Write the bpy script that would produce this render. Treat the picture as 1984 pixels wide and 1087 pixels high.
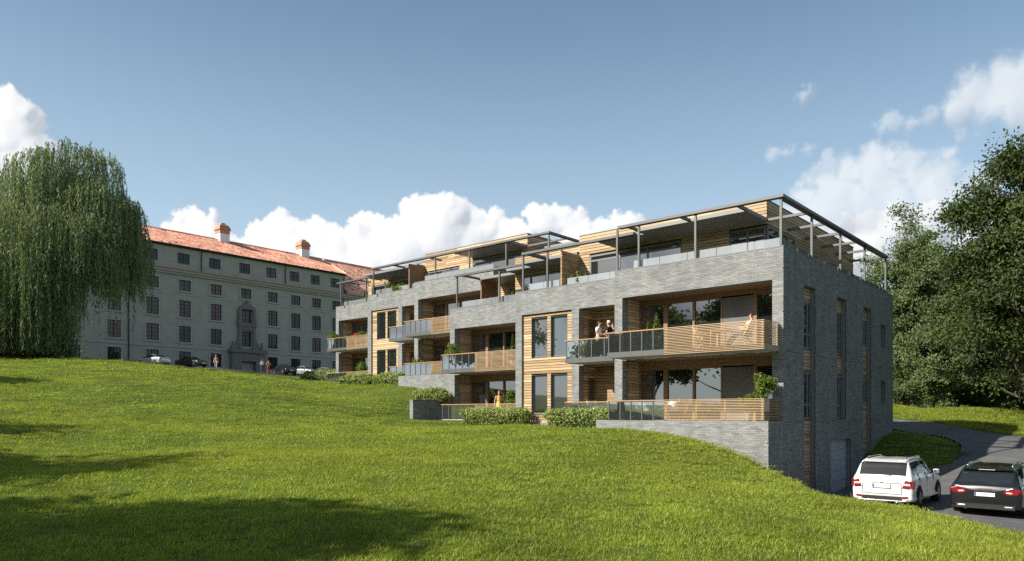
import bpy, bmesh, math, random
import numpy as np
from mathutils import Vector, Matrix
for _o in list(bpy.data.objects): bpy.data.objects.remove(_o)
R = math.radians
random.seed(7)
SC = bpy.context.scene
COL = SC.collection

# ---------------------------------------------------------------- camera
cam_d = bpy.data.cameras.new('camera')
cam = bpy.data.objects.new('camera', cam_d); COL.objects.link(cam)
cam.location = (0, 0, 0); cam.rotation_euler = (R(90), 0, math.asin(.6573))
cam_d.sensor_width = 36; cam_d.lens = 36*1426/1984; cam_d.shift_y = (803-543.5)/1984
cam_d.clip_start = .2; cam_d.clip_end = 6000
SC.camera = cam
# ---------------------------------------------------------------- light
SUNL = Vector((.51, 1.0, -.82)).normalized()
sun_d = bpy.data.lights.new('sun', 'SUN'); sun_d.energy = 4.9; sun_d.angle = R(.55); sun_d.color = (1, .93, .82)
sun = bpy.data.objects.new('sun', sun_d); COL.objects.link(sun)
sun.rotation_euler = SUNL.to_track_quat('-Z', 'Y').to_euler(); sun.location = (-60, -80, 90)
SC.view_settings.view_transform = 'Standard'; SC.view_settings.look = 'None'
SC.view_settings.gamma = 1; SC.view_settings.use_curve_mapping = False
SC.view_settings.exposure = 0.75
SC.render.engine = 'CYCLES'
SC.cycles.use_denoising = False
SC.cycles.adaptive_threshold = .004; SC.cycles.max_bounces = 8; SC.cycles.transparent_max_bounces = 24
SC.cycles.diffuse_bounces = 3; SC.cycles.glossy_bounces = 4
SC.cycles.sample_clamp_indirect = 6

# pixel of the photograph -> point helpers (building axes: X along the facade, Y away from it)
FPX, CXP, HYP = 1426., 992., 803.
CA, CB = .7536, .6573
def pt(px, D, py=None, z=None):
    xc = (px-CXP)/FPX*D
    X = CA*xc-CB*D; Y = .6574*xc+CA*D
    if z is None: z = (HYP-py)*D/FPX
    return (X, Y, z)
def X_at(px, Y):
    t = (px-CXP)/FPX; return Y*(CA*t-.6574)/(CA+CB*t)
def Y_at(px, X):
    t = (px-CXP)/FPX; return X*(CA+CB*t)/(CA*t-.6574)
def depth(X, Y): return -CB*X+CA*Y

# ---------------------------------------------------------------- world: sky and cumulus
world = bpy.data.worlds.new('World'); SC.world = world; world.use_nodes = True
def world_nodes():
    nt = world.node_tree; N = nt.nodes; Lk = nt.links
    for n in list(N): N.remove(n)
    out = N.new('ShaderNodeOutputWorld')
    sky = N.new('ShaderNodeTexSky'); sky.sky_type = 'NISHITA'; sky.sun_disc = False
    el = math.asin(-SUNL.z); sky.sun_elevation = el; sky.sun_rotation = math.atan2(-SUNL.x, -SUNL.y)
    sky.air_density = 1.0; sky.dust_density = 1.6; sky.ozone_density = .5; sky.altitude = 200
    bg = N.new('ShaderNodeBackground'); bg.inputs[1].default_value = .062
    hs = N.new('ShaderNodeHueSaturation'); hs.inputs['Saturation'].default_value = 1.32; Lk.new(sky.outputs[0], hs.inputs['Color'])
    # summer haze: the sky pales towards the horizon, all the way round
    tc = N.new('ShaderNodeTexCoord'); sep = N.new('ShaderNodeSeparateXYZ'); Lk.new(tc.outputs['Generated'], sep.inputs[0])
    mr = N.new('ShaderNodeMapRange'); mr.interpolation_type = 'SMOOTHSTEP'; mr.inputs['From Min'].default_value = .0; mr.inputs['From Max'].default_value = .56; mr.inputs['To Min'].default_value = .82; mr.inputs['To Max'].default_value = .16
    Lk.new(sep.outputs[2], mr.inputs['Value'])
    mx = N.new('ShaderNodeMix'); mx.data_type = 'RGBA'; mx.inputs[7].default_value = (6.7, 8.7, 10.1, 1); Lk.new(mr.outputs[0], mx.inputs[0]); Lk.new(hs.outputs[0], mx.inputs[6]); Lk.new(mx.outputs[2], bg.inputs[0])
    Lk.new(bg.outputs[0], out.inputs[0])
world_nodes()
world.cycles.sampling_method = 'MANUAL'; world.cycles.sample_map_resolution = 256

# ---------------------------------------------------------------- materials
MAT = {}
def mat(name, col, rough=.7, metal=0., var=.0, scale=4., tone=None, bump=0., bscale=30., spec=.4, coat=0., stretch=None, grain=0., coord='pos', emit=None, streak=False):
    """principled material; var = noise variation, tone = (dark, light) driven by the piece attribute, grain = streaks along stretch"""
    m = bpy.data.materials.new(name); m.use_nodes = True; nt = m.node_tree; N = nt.nodes; L = nt.links
    p = N['Principled BSDF']; p.inputs['Roughness'].default_value = rough; p.inputs['Metallic'].default_value = metal
    p.inputs['Specular IOR Level'].default_value = spec
    if coat: p.inputs['Coat Weight'].default_value = coat; p.inputs['Coat Roughness'].default_value = .04
    geo = N.new('ShaderNodeNewGeometry'); tcn = N.new('ShaderNodeTexCoord')
    vec = geo.outputs['Position'] if coord == 'pos' else tcn.outputs['Object']
    if tone:
        at = N.new('ShaderNodeAttribute'); at.attribute_name = 'tone'
        mx = N.new('ShaderNodeMix'); mx.data_type = 'RGBA'; mx.inputs[6].default_value = (*tone[0], 1); mx.inputs[7].default_value = (*tone[1], 1)
        L.new(at.outputs['Fac'], mx.inputs[0]); cur = mx.outputs[2]
    else:
        rgb = N.new('ShaderNodeRGB'); rgb.outputs[0].default_value = (*col, 1); cur = rgb.outputs[0]
    def mul(cur, fac_socket, lo, hi):
        mr = N.new('ShaderNodeMapRange'); mr.inputs['From Min'].default_value = .3; mr.inputs['From Max'].default_value = .7
        mr.inputs['To Min'].default_value = lo; mr.inputs['To Max'].default_value = hi; L.new(fac_socket, mr.inputs['Value'])
        v = N.new('ShaderNodeVectorMath'); v.operation = 'SCALE'; L.new(cur, v.inputs[0]); L.new(mr.outputs[0], v.inputs['Scale'])
        return v.outputs[0]
    if var:
        nz = N.new('ShaderNodeTexNoise'); nz.inputs['Scale'].default_value = scale; nz.inputs['Detail'].default_value = 6; nz.inputs['Roughness'].default_value = .65
        L.new(vec, nz.inputs['Vector']); cur = mul(cur, nz.outputs[0], 1-var, 1+var)
    if grain:
        mp = N.new('ShaderNodeMapping'); mp.inputs['Scale'].default_value = stretch; L.new(vec, mp.inputs[0])
        if tone and not streak:
            ad = N.new('ShaderNodeVectorMath'); ad.operation = 'ADD'; L.new(mp.outputs[0], ad.inputs[0])
            sc = N.new('ShaderNodeVectorMath'); sc.operation = 'SCALE'; sc.inputs[0].default_value = (13.7, 7.1, 9.3); L.new(at.outputs['Fac'], sc.inputs['Scale']); L.new(sc.outputs[0], ad.inputs[1]); gv = ad.outputs[0]
        else: gv = mp.outputs[0]
        ng = N.new('ShaderNodeTexNoise'); ng.inputs['Scale'].default_value = 1; ng.inputs['Detail'].default_value = 5; ng.inputs['Roughness'].default_value = .6
        L.new(gv, ng.inputs['Vector']); cur = mul(cur, ng.outputs[0], 1-grain, 1+grain*.7)
    L.new(cur, p.inputs['Base Color'])
    if bump:
        nb = N.new('ShaderNodeTexNoise'); nb.inputs['Scale'].default_value = bscale; nb.inputs['Detail'].default_value = 4; L.new(vec, nb.inputs['Vector'])
        b = N.new('ShaderNodeBump'); b.inputs['Strength'].default_value = bump; b.inputs['Distance'].default_value = .02; L.new(nb.outputs[0], b.inputs['Height']); L.new(b.outputs[0], p.inputs['Normal'])
    if emit: p.inputs['Emission Color'].default_value = (*emit, 1); p.inputs['Emission Strength'].default_value = 1
    MAT[name] = m; return m
def glass_mat(name, tint, refl, body=None, body_fac=0., rough=.01, ior=1.5):
    """pane: see-through body (or dark body) under a real fresnel reflection"""
    m = bpy.data.materials.new(name); m.use_nodes = True; nt = m.node_tree; N = nt.nodes; L = nt.links
    for n in list(N): N.remove(n)
    out = N.new('ShaderNodeOutputMaterial'); gl = N.new('ShaderNodeBsdfGlossy'); gl.inputs['Roughness'].default_value = rough
    tr = N.new('ShaderNodeBsdfTransparent'); tr.inputs[0].default_value = (*tint, 1); cur = tr.outputs[0]
    if body:
        df = N.new('ShaderNodeBsdfDiffuse'); df.inputs[0].default_value = (*body, 1)
        mx = N.new('ShaderNodeMixShader'); mx.inputs[0].default_value = body_fac; L.new(cur, mx.inputs[1]); L.new(df.outputs[0], mx.inputs[2]); cur = mx.outputs[0]
    fr = N.new('ShaderNodeFresnel'); fr.inputs['IOR'].default_value = ior
    ad = N.new('ShaderNodeMath'); ad.operation = 'ADD'; ad.use_clamp = True; L.new(fr.outputs[0], ad.inputs[0]); ad.inputs[1].default_value = refl
    nz = N.new('ShaderNodeTexNoise'); nz.inputs['Scale'].default_value = .9; g = N.new('ShaderNodeNewGeometry'); L.new(g.outputs['Position'], nz.inputs['Vector'])
    bp = N.new('ShaderNodeBump'); bp.inputs['Strength'].default_value = .06; bp.inputs['Distance'].default_value = .02; L.new(nz.outputs[0], bp.inputs['Height']); L.new(bp.outputs[0], gl.inputs['Normal'])
    mx = N.new('ShaderNodeMixShader'); L.new(ad.outputs[0], mx.inputs[0]); L.new(cur, mx.inputs[1]); L.new(gl.outputs[0], mx.inputs[2]); L.new(mx.outputs[0], out.inputs[0])
    MAT[name] = m; return m
mat('mortar', (.175, .18, .18), .9, var=.12, scale=9)
mat('brick', None, .82, tone=((.178, .185, .187), (.288, .293, .29)), var=.13, scale=1.3, bump=.35, bscale=45, spec=.3, grain=.13, stretch=(2.2, 2.2, .22), streak=True)
mat('timber', None, .62, tone=((.29, .185, .092), (.61, .455, .275)), grain=.30, stretch=(1.6, 1.6, 34), spec=.3)
mat('timber_side', None, .62, tone=((.30, .195, .105), (.58, .43, .275)), grain=.3, stretch=(1.6, 1.6, 34), spec=.3)
mat('brown_timber', (.23, .14, .075), .55, grain=.2, stretch=(1.2, 1.2, 22))
mat('slat_timber', None, .55, tone=((.33, .22, .118), (.53, .38, .225)), grain=.18, stretch=(1.5, 1.5, 40))
mat('handrail_timber', (.38, .23, .11), .5, grain=.15, stretch=(1.5, 1.5, 30))
mat('steel', (.115, .12, .12), .45, metal=.3, var=.08, scale=3)
mat('canopy_metal', (.20, .20, .195), .5, metal=.15, var=.1, scale=1.5)
mat('frame_grey', (.17, .18, .19), .45, metal=.2, var=.06, scale=3)
mat('frame_dark', (.07, .075, .08), .45, var=.06, scale=3)
mat('concrete', (.34, .335, .32), .85, var=.18, scale=2.2, bump=.2, bscale=20)
mat('concrete_panel', (.135, .132, .125), .85, var=.2, scale=1.7, bump=.2, bscale=20)
mat('render_grey', (.25, .25, .245), .9, var=.08, scale=2)
mat('garage_metal', (.40, .41, .46), .5, var=.05, scale=2)
glass_mat('window_glass', (.10, .11, .11), .30, body=(.018, .020, .022), body_fac=.93)
glass_mat('rail_glass', (.70, .77, .78), .46, body=(.5, .56, .58), body_fac=.06)
glass_mat('parapet_glass', (.85, .9, .92), .14, body=(.80, .85, .88), body_fac=.26)
# ---------------------------------------------------------------- mesh helpers
class MB:
    """collects shapes; build() links them as one mesh object"""
    def __init__(s): s.v = []; s.f = []; s.t = []; s.m = []
    def face(s, pts, tone=.5, mi=0):
        n = len(s.v); s.v += [tuple(p) for p in pts]; s.f.append(tuple(range(n, n+len(pts)))); s.t.append(tone); s.m.append(mi)
    def box(s, x0, x1, y0, y1, z0, z1, tone=.5, mi=0):
        n = len(s.v)
        s.v += [(x0, y0, z0), (x1, y0, z0), (x1, y1, z0), (x0, y1, z0), (x0, y0, z1), (x1, y0, z1), (x1, y1, z1), (x0, y1, z1)]
        for q in ((0, 3, 2, 1), (4, 5, 6, 7), (0, 1, 5, 4), (1, 2, 6, 5), (2, 3, 7, 6), (3, 0, 4, 7)):
            s.f.append(tuple(n+i for i in q)); s.t.append(tone); s.m.append(mi)
        return s
    def bar(s, a, b, w, h=None, up=(0, 0, 1), tone=.5):
        h = h or w; a = Vector(a); b = Vector(b); d = (b-a).normalized(); up = Vector(up)
        if abs(d.dot(up)) > .98: up = Vector((1, 0, 0))
        sx = d.cross(up).normalized()*w/2; sz = sx.cross(d).normalized()*h/2; n = len(s.v)
        for p in (a, b): s.v += [tuple(p-sx-sz), tuple(p+sx-sz), tuple(p+sx+sz), tuple(p-sx+sz)]
        for q in ((3, 2, 1, 0), (4, 5, 6, 7), (0, 1, 5, 4), (1, 2, 6, 5), (2, 3, 7, 6), (3, 0, 4, 7)):
            s.f.append(tuple(n+i for i in q)); s.t.append(tone); s.m.append(0)
        return s
    def tube(s, pts, rad, sides=8, cap=True, tone=.5):
        pts = [Vector(p) for p in pts]
        if not hasattr(rad, '__len__'): rad = [rad]*len(pts)
        n0 = len(s.v); prev = None
        for i, p in enumerate(pts):
            d = (pts[min(i+1, len(pts)-1)]-pts[max(i-1, 0)]).normalized()
            if prev is None:
                prev = d.orthogonal().normalized()
            u = (prev-d*prev.dot(d)).normalized(); prev = u; w = d.cross(u)
            for k in range(sides):
                a = 2*math.pi*k/sides; s.v.append(tuple(p+(u*math.cos(a)+w*math.sin(a))*rad[i]))
        for i in range(len(pts)-1):
            for k in range(sides):
                a = n0+i*sides+k; b = n0+i*sides+(k+1) % sides
                s.f.append((a, b, b+sides, a+sides)); s.t.append(tone); s.m.append(0)
        if cap:
            s.f.append(tuple(n0+k for k in reversed(range(sides)))); s.t.append(tone); s.m.append(0)
            e = n0+(len(pts)-1)*sides; s.f.append(tuple(e+k for k in range(sides))); s.t.append(tone); s.m.append(0)
        return s
    def lathe(s, prof, c=(0, 0, 0), sides=20, tone=.5):
        n0 = len(s.v)
        for r, z in prof:
            for k in range(sides):
                a = 2*math.pi*k/sides; s.v.append((c[0]+r*math.cos(a), c[1]+r*math.sin(a), c[2]+z))
        for i in range(len(prof)-1):
            for k in range(sides):
                a = n0+i*sides+k; b = n0+i*sides+(k+1) % sides
                s.f.append((a, b, b+sides, a+sides)); s.t.append(tone); s.m.append(0)
        return s
    def prism(s, poly, axis, a0, a1, tone=.5):
        """poly of 2-tuples extruded along axis 0/1/2 from a0 to a1"""
        def p3(u, v, w): return ((w, u, v), (u, w, v), (u, v, w))[axis]
        n = len(s.v); k = len(poly)
        s.v += [p3(u, v, a0) for u, v in poly]+[p3(u, v, a1) for u, v in poly]
        s.f.append(tuple(range(n, n+k))); s.f.append(tuple(range(n+2*k-1, n+k-1, -1)))
        for i in range(k): s.f.append((n+i, n+(i+1) % k, n+k+(i+1) % k, n+k+i)[::-1])
        s.t += [tone]*(k+2); s.m += [0]*(k+2); return s
    def build(s, name, m, parent=None, org=(0, 0, 0), smooth=False, fix=False, bevel=0):
        me = bpy.data.meshes.new(name); ox, oy, oz = org
        me.from_pydata([(x-ox, y-oy, z-oz) for x, y, z in s.v], [], s.f)
        mats = m if isinstance(m, (list, tuple)) else [m]
        for q in mats: me.materials.append(MAT[q] if isinstance(q, str) else q)
        if len(mats) > 1: me.polygons.foreach_set('material_index', s.m)
        at = me.attributes.new('tone', 'FLOAT', 'FACE'); at.data.foreach_set('value', s.t)
        if fix:
            bm = bmesh.new(); bm.from_mesh(me); bmesh.ops.remove_doubles(bm, verts=bm.verts, dist=1e-5); bmesh.ops.recalc_face_normals(bm, faces=bm.faces); bm.to_mesh(me); bm.free()
        if smooth:
            me.polygons.foreach_set('use_smooth', [True]*len(me.polygons))
        o = bpy.data.objects.new(name, me); COL.objects.link(o); o.parent = parent
        if bevel:
            b = o.modifiers.new('bevel', 'BEVEL'); b.width = bevel; b.segments = 2; b.limit_method = 'ANGLE'
        return o
def box(name, m, parent, org, *b, tone=.5):
    return MB().box(*b, tone=tone).build(name, m, parent, org)
def tag(o, label=None, cat=None, group=None, kind=None):
    for k, v in (('label', label), ('category', cat), ('group', group), ('kind', kind)):
        if v: o[k] = v
    return o
def empty(name, loc, label=None, cat=None, group=None, rz=0):
    o = bpy.data.objects.new(name, None); COL.objects.link(o); o.location = loc; o.rotation_euler = (0, 0, rz)
    o.empty_display_size = .3
    return tag(o, label, cat, group)
def part_empty(name, parent):
    o = bpy.data.objects.new(name, None); COL.objects.link(o); o.parent = parent; o.empty_display_size = .2
    return o
def np_mesh(name, V, F, m, parent=None, tone=None, smooth=False):
    """V (n,3), F (m,k) all faces with k corners"""
    me = bpy.data.meshes.new(name); n, k = F.shape
    me.vertices.add(len(V)); me.vertices.foreach_set('co', np.ascontiguousarray(V, np.float32).ravel())
    me.loops.add(n*k); me.loops.foreach_set('vertex_index', np.ascontiguousarray(F, np.int32).ravel())
    me.polygons.add(n); me.polygons.foreach_set('loop_start', np.arange(0, n*k, k, dtype=np.int32)); me.polygons.foreach_set('loop_total', np.full(n, k, np.int32))
    me.polygons.foreach_set('use_smooth', np.full(n, bool(smooth)))
    me.update(calc_edges=True)
    for q in (m if isinstance(m, (list, tuple)) else [m]): me.materials.append(MAT[q] if isinstance(q, str) else q)
    if tone is not None:
        at = me.attributes.new('tone', 'FLOAT', 'FACE'); at.data.foreach_set('value', np.ascontiguousarray(tone, np.float32))
    o = bpy.data.objects.new(name, me); COL.objects.link(o); o.parent = parent
    return o
_unit = {}
def unit_cube(m, k):
    """a unit cube whose tone attribute is k/8: shared by alike pieces"""
    key = (m, k)
    if key not in _unit:
        b = MB().box(-.5, .5, -.5, .5, -.5, .5, tone=k/8); o = b.build('piece', m); _unit[key] = o.data; bpy.data.objects.remove(o)
        _unit[key].name = 'piece_%s_%d' % (m, k)
    return _unit[key]
class Pieces:
    """alike boxes (bricks, boards, slats): the 300 that show largest become objects, the rest one stuff part"""
    def __init__(s, name, m, parent, org, limit=300): s.a = []; s.name, s.m, s.parent, s.org, s.limit = name, m, parent, org, limit
    def add(s, x0, x1, y0, y1, z0, z1, vis=1., tone=None):
        X, Y = (x0+x1)/2, (y0+y1)/2; d = max(depth(X, Y), 1)
        area = max((x1-x0), (y1-y0))*(z1-z0)/d**2*vis
        s.a.append((area, x0, x1, y0, y1, z0, z1, random.random() if tone is None else tone))
    def done(s):
        s.a.sort(reverse=True); ox, oy, oz = s.org
        for (_, x0, x1, y0, y1, z0, z1, t) in s.a[:s.limit]:
            o = bpy.data.objects.new(s.name, unit_cube(s.m, int(t*8.99))); COL.objects.link(o); o.parent = s.parent
            o.location = ((x0+x1)/2-ox, (y0+y1)/2-oy, (z0+z1)/2-oz); o.scale = (x1-x0, y1-y0, z1-z0)
        rest = s.a[s.limit:]
        if rest:
            A = np.array([r[1:] for r in rest]); n = len(A)
            idx = [(0, 2, 4), (1, 2, 4), (1, 3, 4), (0, 3, 4), (0, 2, 5), (1, 2, 5), (1, 3, 5), (0, 3, 5)]
            V = np.stack([A[:, list(i)] for i in idx], 1)-np.array(s.org)
            Q = np.array([(0, 3, 2, 1), (4, 5, 6, 7), (0, 1, 5, 4), (1, 2, 6, 5), (2, 3, 7, 6), (3, 0, 4, 7)])
            F = (Q[None]+8*np.arange(n)[:, None, None]).reshape(-1, 4)
            o = np_mesh({'brick': 'brickwork', 'board': 'boarding'}.get(s.name, s.name+'_rows'), V.reshape(-1, 3), F, s.m, s.parent, np.repeat(A[:, 6], 6)); o['kind'] = 'stuff'
BH, BL, BJ, HJ = .066, .31, .010, .007
def brick_rows(P, axis, plane, out, u0, u1, z0, z1, vis=1., depth_=.03):
    """running-bond bricks on a rectangle; axis 'x': wall runs along X at Y=plane; axis 'y': along Y at X=plane; out = -1/+1 the side they face"""
    k0 = math.floor(z0/BH+1e-6); k = k0
    while k*BH < z1-1e-4:
        a = max(k*BH, z0)+BJ/2; b = min((k+1)*BH, z1)-BJ/2
        if b-a > .015:
            off = (k % 2)*BL/2+((k*7919) % 13-6)/6*.11; j = math.floor((u0-off)/BL)
            while j*BL+off < u1:
                c = max(j*BL+off, u0)+(HJ/2 if j*BL+off > u0 else 0); d = min((j+1)*BL+off, u1)-(HJ/2 if (j+1)*BL+off < u1 else 0)
                if d-c > .02:
                    pr = random.uniform(.004, .010)
                    t = min(1, max(0, random.gauss(.5, .26)))
                    lo, hi = (plane-pr, plane+depth_) if out < 0 else (plane-depth_, plane+pr)
                    if axis == 'x': P.add(c, d, lo, hi, a, b, vis, t)
                    else: P.add(lo, hi, c, d, a, b, vis, t)
                j += 1
        k += 1
def board_rows(P, axis, plane, out, u0, u1, z0, z1, pitch=.145, vis=1., holes=(), seam=3.6, th=.025):
    """lapped horizontal boards, cut round the holes (u0,u1,z0,z1)"""
    n = max(1, round((z1-z0)/pitch)); h = (z1-z0)/n
    for k in range(n):
        a = z0+k*h; b = a+h-.024
        spans = [(u0, u1)]
        for (hu0, hu1, hz0, hz1) in holes:
            if b > hz0+.005 and a < hz1-.005:
                ns = []
                for s0, s1 in spans:
                    if hu0 > s0: ns.append((s0, min(s1, hu0)))
                    if hu1 < s1: ns.append((max(s0, hu1), s1))
                spans = [q for q in ns if q[1]-q[0] > .03]
        for s0, s1 in spans:
            cuts = [s0]; c = s0+random.uniform(.5, 1)*seam
            while c < s1-.6: cuts.append(c); c += random.uniform(.6, 1.1)*seam
            cuts.append(s1)
            for c0, c1 in zip(cuts, cuts[1:]):
                pr = th+random.uniform(0, .006); t = min(1, max(0, random.gauss(.5, .26)))
                lo, hi = (plane-pr, plane+.01) if out < 0 else (plane-.01, plane+pr)
                e = .003
                if axis == 'x': P.add(c0+e, c1-e, lo, hi, a, b, vis, t)
                else: P.add(lo, hi, c0+e, c1-e, a, b, vis, t)
# ---------------------------------------------------------------- cumulus on the far sky shell
def _hash(i, j, seed):
    h = (i*374761393+j*668265263+seed*982451653) & 0xffffffff
    h = ((h ^ (h >> 13))*1274126177) & 0xffffffff
    return ((h ^ (h >> 16)) & 0xffff)/65535.
def vnoise(u, v, seed):
    i = np.floor(u).astype(np.int64); j = np.floor(v).astype(np.int64); a = u-i; b = v-j
    a = a*a*a*(a*(a*6-15)+10); b = b*b*b*(b*(b*6-15)+10)
    return (_hash(i, j, seed)*(1-a)+_hash(i+1, j, seed)*a)*(1-b)+(_hash(i, j+1, seed)*(1-a)+_hash(i+1, j+1, seed)*a)*b
def fbm(u, v, seed, oct=5, gain=.55):
    s = 0; amp = 1; tot = 0
    for k in range(oct):
        s = s+amp*(vnoise(u, v, seed+k)-.5); tot += amp; amp *= gain; u = u*2.03+17.1; v = v*2.03+5.3
    return s/tot*2
def make_sky():
    rng = random.Random(11); yaw = -math.degrees(math.asin(.6573)); PPD = FPX*math.pi/180
    def ae(px, py):
        d = math.hypot(FPX, px-CXP); return yaw+math.degrees(math.atan((px-CXP)/FPX)), math.degrees(math.atan((HYP-py)/d))
    crisp = [(335, 445, 22), (375, 430, 32), (405, 440, 30), (430, 460, 28), (350, 465, 35), (400, 480, 45), (300, 480, 30),
             (540, 447, 40), (510, 472, 38), (580, 462, 40), (620, 457, 36), (640, 472, 40), (560, 505, 60), (650, 515, 60), (480, 500, 40),
             (715, 442, 36), (700, 480, 50), (760, 452, 40), (800, 410, 34), (830, 412, 42), (865, 402, 36), (890, 410, 30), (920, 432, 36), (850, 460, 70), (780, 490, 70), (900, 480, 60), (960, 428, 28), (985, 442, 28), (960, 472, 45), (720, 520, 60),
             (1035, 414, 24), (1075, 416, 22), (1050, 442, 40), (1100, 434, 35), (1130, 457, 40), (1170, 444, 26), (1190, 430, 20), (1215, 430, 22), (1240, 434, 18), (1210, 462, 45), (1120, 500, 60), (1000, 500, 60),
             (20, 212, 36), (60, 236, 32), (5, 262, 60), (65, 285, 36), (40, 315, 60), (92, 306, 26), (-60, 240, 70), (-50, 330, 80),
             (1640, 442, 30), (1690, 434, 34), (1740, 434, 40), (1790, 430, 38), (1830, 444, 40), (1700, 474, 60), (1800, 474, 60), (1640, 500, 60), (1900, 460, 50)]
    soft = [(1560, 376, 24), (1600, 356, 30), (1650, 332, 32), (1690, 318, 30), (1722, 304, 22), (1760, 326, 36), (1700, 352, 52), (1640, 372, 44), (1790, 348, 40), (1830, 338, 34), (1850, 330, 20), (1800, 380, 44), (1740, 392, 52),
            (1890, 172, 34), (1940, 156, 38), (1980, 166, 40), (1920, 196, 38), (1970, 206, 42), (1860, 206, 26), (2030, 180, 55), (2080, 200, 60)]
    soft += [(1560, 425, 50), (1620, 412, 58), (1680, 402, 58), (1750, 412, 60), (1820, 402, 60), (1600, 462, 60), (1500, 450, 40), (1880, 380, 50)]
    wisp = [(1725, 238, 20), (1765, 240, 16), (1800, 230, 16), (1600, 345, 36), (1500, 298, 14), (1530, 295, 14), (1560, 290, 10), (1865, 262, 10), (1560, 188, 12), (1900, 258, 9)]
    puffs = []
    def grow(u, v, r, lv, kind, z=0.):
        puffs.append((u, v, r, z+rng.uniform(-.25, .25)*r, kind))
        if lv > 0:
            for k in range(7 if lv > 1 else 5):
                a = math.radians(rng.uniform(-15, 195)); rr = r*rng.uniform(.28, .5)
                grow(u+math.cos(a)*r*rng.uniform(.5, .95), v+math.sin(a)*r*rng.uniform(.45, .85), rr, lv-1, kind, z+rng.uniform(0, .6)*r)
    for lst, kind in ((crisp, 0), (soft, 1), (wisp, 2)):
        for px, py, r in lst:
            u, v = ae(px, py); grow(u, v, r/PPD*(.88 if kind == 0 else 1.12), 2 if kind == 0 else 1, kind)
    # the same kind of banks all round the horizon
    u = yaw+42
    while u < yaw+318:
        n = rng.randint(4, 9); h = rng.uniform(6, 13)
        for k in range(n):
            grow(u+rng.uniform(-5, 5), h+rng.uniform(-4, 3.5), rng.uniform(1.2, 3.2), 1, 0)
        u += rng.uniform(4, 10)
    fine = np.arange(yaw-37.5, yaw+37.5, .085); coarse = np.linspace(fine[-1], fine[0]+360, 356)
    out = []
    for az, tag_ in ((fine, 'f'), (coarse, 'c')):
        el = np.arange(1., 31.5, .085 if tag_ == 'f' else .5)
        U, V = np.meshgrid(az, el)
        wu = U+.42*fbm(U*.9, V*.9, 3, 5)+.10*fbm(U*5, V*5, 9, 3); wv = V+.34*fbm(U*.9+40, V*.9, 5, 5)+.10*fbm(U*5+9, V*5, 21, 3)
        H = np.full(U.shape, -9.); Ed = np.full(U.shape, -1.); Es = np.full(U.shape, -1.); Ew = np.full(U.shape, -1.)
        du = az[1]-az[0]; dv = el[1]-el[0]
        for (pu, pv, r, z, kind) in puffs:
            i0 = int((pu-r-.8-az[0])/du); i1 = int((pu+r+.8-az[0])/du)+2; j0 = int((pv-r-.8-el[0])/dv); j1 = int((pv+r+.8-el[0])/dv)+2
            i0, j0 = max(i0, 0), max(j0, 0)
            if i1 <= i0 or j1 <= j0 or i0 >= len(az) or j0 >= len(el): continue
            sl = (slice(j0, j1), slice(i0, i1)); d2 = (wu[sl]-pu)**2+(wv[sl]-pv)**2; d = np.sqrt(d2)/r
            h = np.where(d < 1, z+np.sqrt(np.maximum(r*r-d2, 0)), -9); H[sl] = np.maximum(H[sl], h)
            E_ = (Ed, Es, Ew)[kind]; E_[sl] = np.maximum(E_[sl], (1-d)*min(r, 1.2))
        nz = fbm(U*2.2, V*2.2, 31, 5)
        def sst(x, a, b): t = np.clip((x-a)/(b-a), 0, 1); return t*t*(3-2*t)
        al = np.maximum(sst(Ed+.13*nz, -.03, .24), np.maximum(.66*sst(Es+.45*fbm(U*.8, V*1.1, 57, 4), -.12, .85), .34*sst(Ew+.40*nz, -.10, .55)))
        al = al*sst(V, 1., 6)
        Hc = np.maximum(H, -1.2)
        def blur(a, n):
            for _ in range(n): a = .25*np.roll(a, 1, 0)+.5*a+.25*np.roll(a, -1, 0); a = .25*np.roll(a, 1, 1)+.5*a+.25*np.roll(a, -1, 1)
            return a
        k = 3 if tag_ == 'f' else 1
        def lam(Hx):
            gv, gu = np.gradient(Hx, dv, du); nn = np.sqrt(gu**2+gv**2+1)
            return (-gu*-.70+-gv*.58+1*.42)/nn
        L1 = lam(blur(Hc, k)+.05*nz); L2 = lam(blur(Hc, k*8)); L3 = lam(blur(Hc, k*34))
        lum = np.clip(.30+.24*L1+.30*L2+.40*L3, 0, 1); lum = np.where(Es > Ed, lum*.80+.03, lum)  # sun-facing and shaded sides of the clouds baked into their emission brightness
        I = np.arange(U.size).reshape(U.shape); F = np.stack([I[:-1, :-1], I[:-1, 1:], I[1:, 1:], I[1:, :-1]], -1).reshape(-1, 4)
        a1 = al.ravel(); F = F[(a1[F] > .006).any(1)]; used = np.unique(F); mp = np.full(U.size, -1); mp[used] = np.arange(len(used)); F = mp[F]
        ar, er = np.radians(U.ravel()[used]), np.radians(V.ravel()[used]); Rr = 3600.
        P3 = np.stack([np.sin(ar)*np.cos(er), np.cos(ar)*np.cos(er), np.sin(er)], 1)*Rr
        out.append((P3, F[:, ::-1], a1[used], lum.ravel()[used]))
    n0 = len(out[0][0]); V3 = np.concatenate([o[0] for o in out]); F = np.concatenate([out[0][1], out[1][1]+n0])
    m = bpy.data.materials.new('cloud'); m.use_nodes = True; nt = m.node_tree; N = nt.nodes; L = nt.links
    for n in list(N): N.remove(n)
    oo = N.new('ShaderNodeOutputMaterial'); tr = N.new('ShaderNodeBsdfTransparent'); em = N.new('ShaderNodeEmission'); em.inputs[1].default_value = .64
    a1 = N.new('ShaderNodeAttribute'); a1.attribute_name = 'cover'; a2 = N.new('ShaderNodeAttribute'); a2.attribute_name = 'lum'
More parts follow.
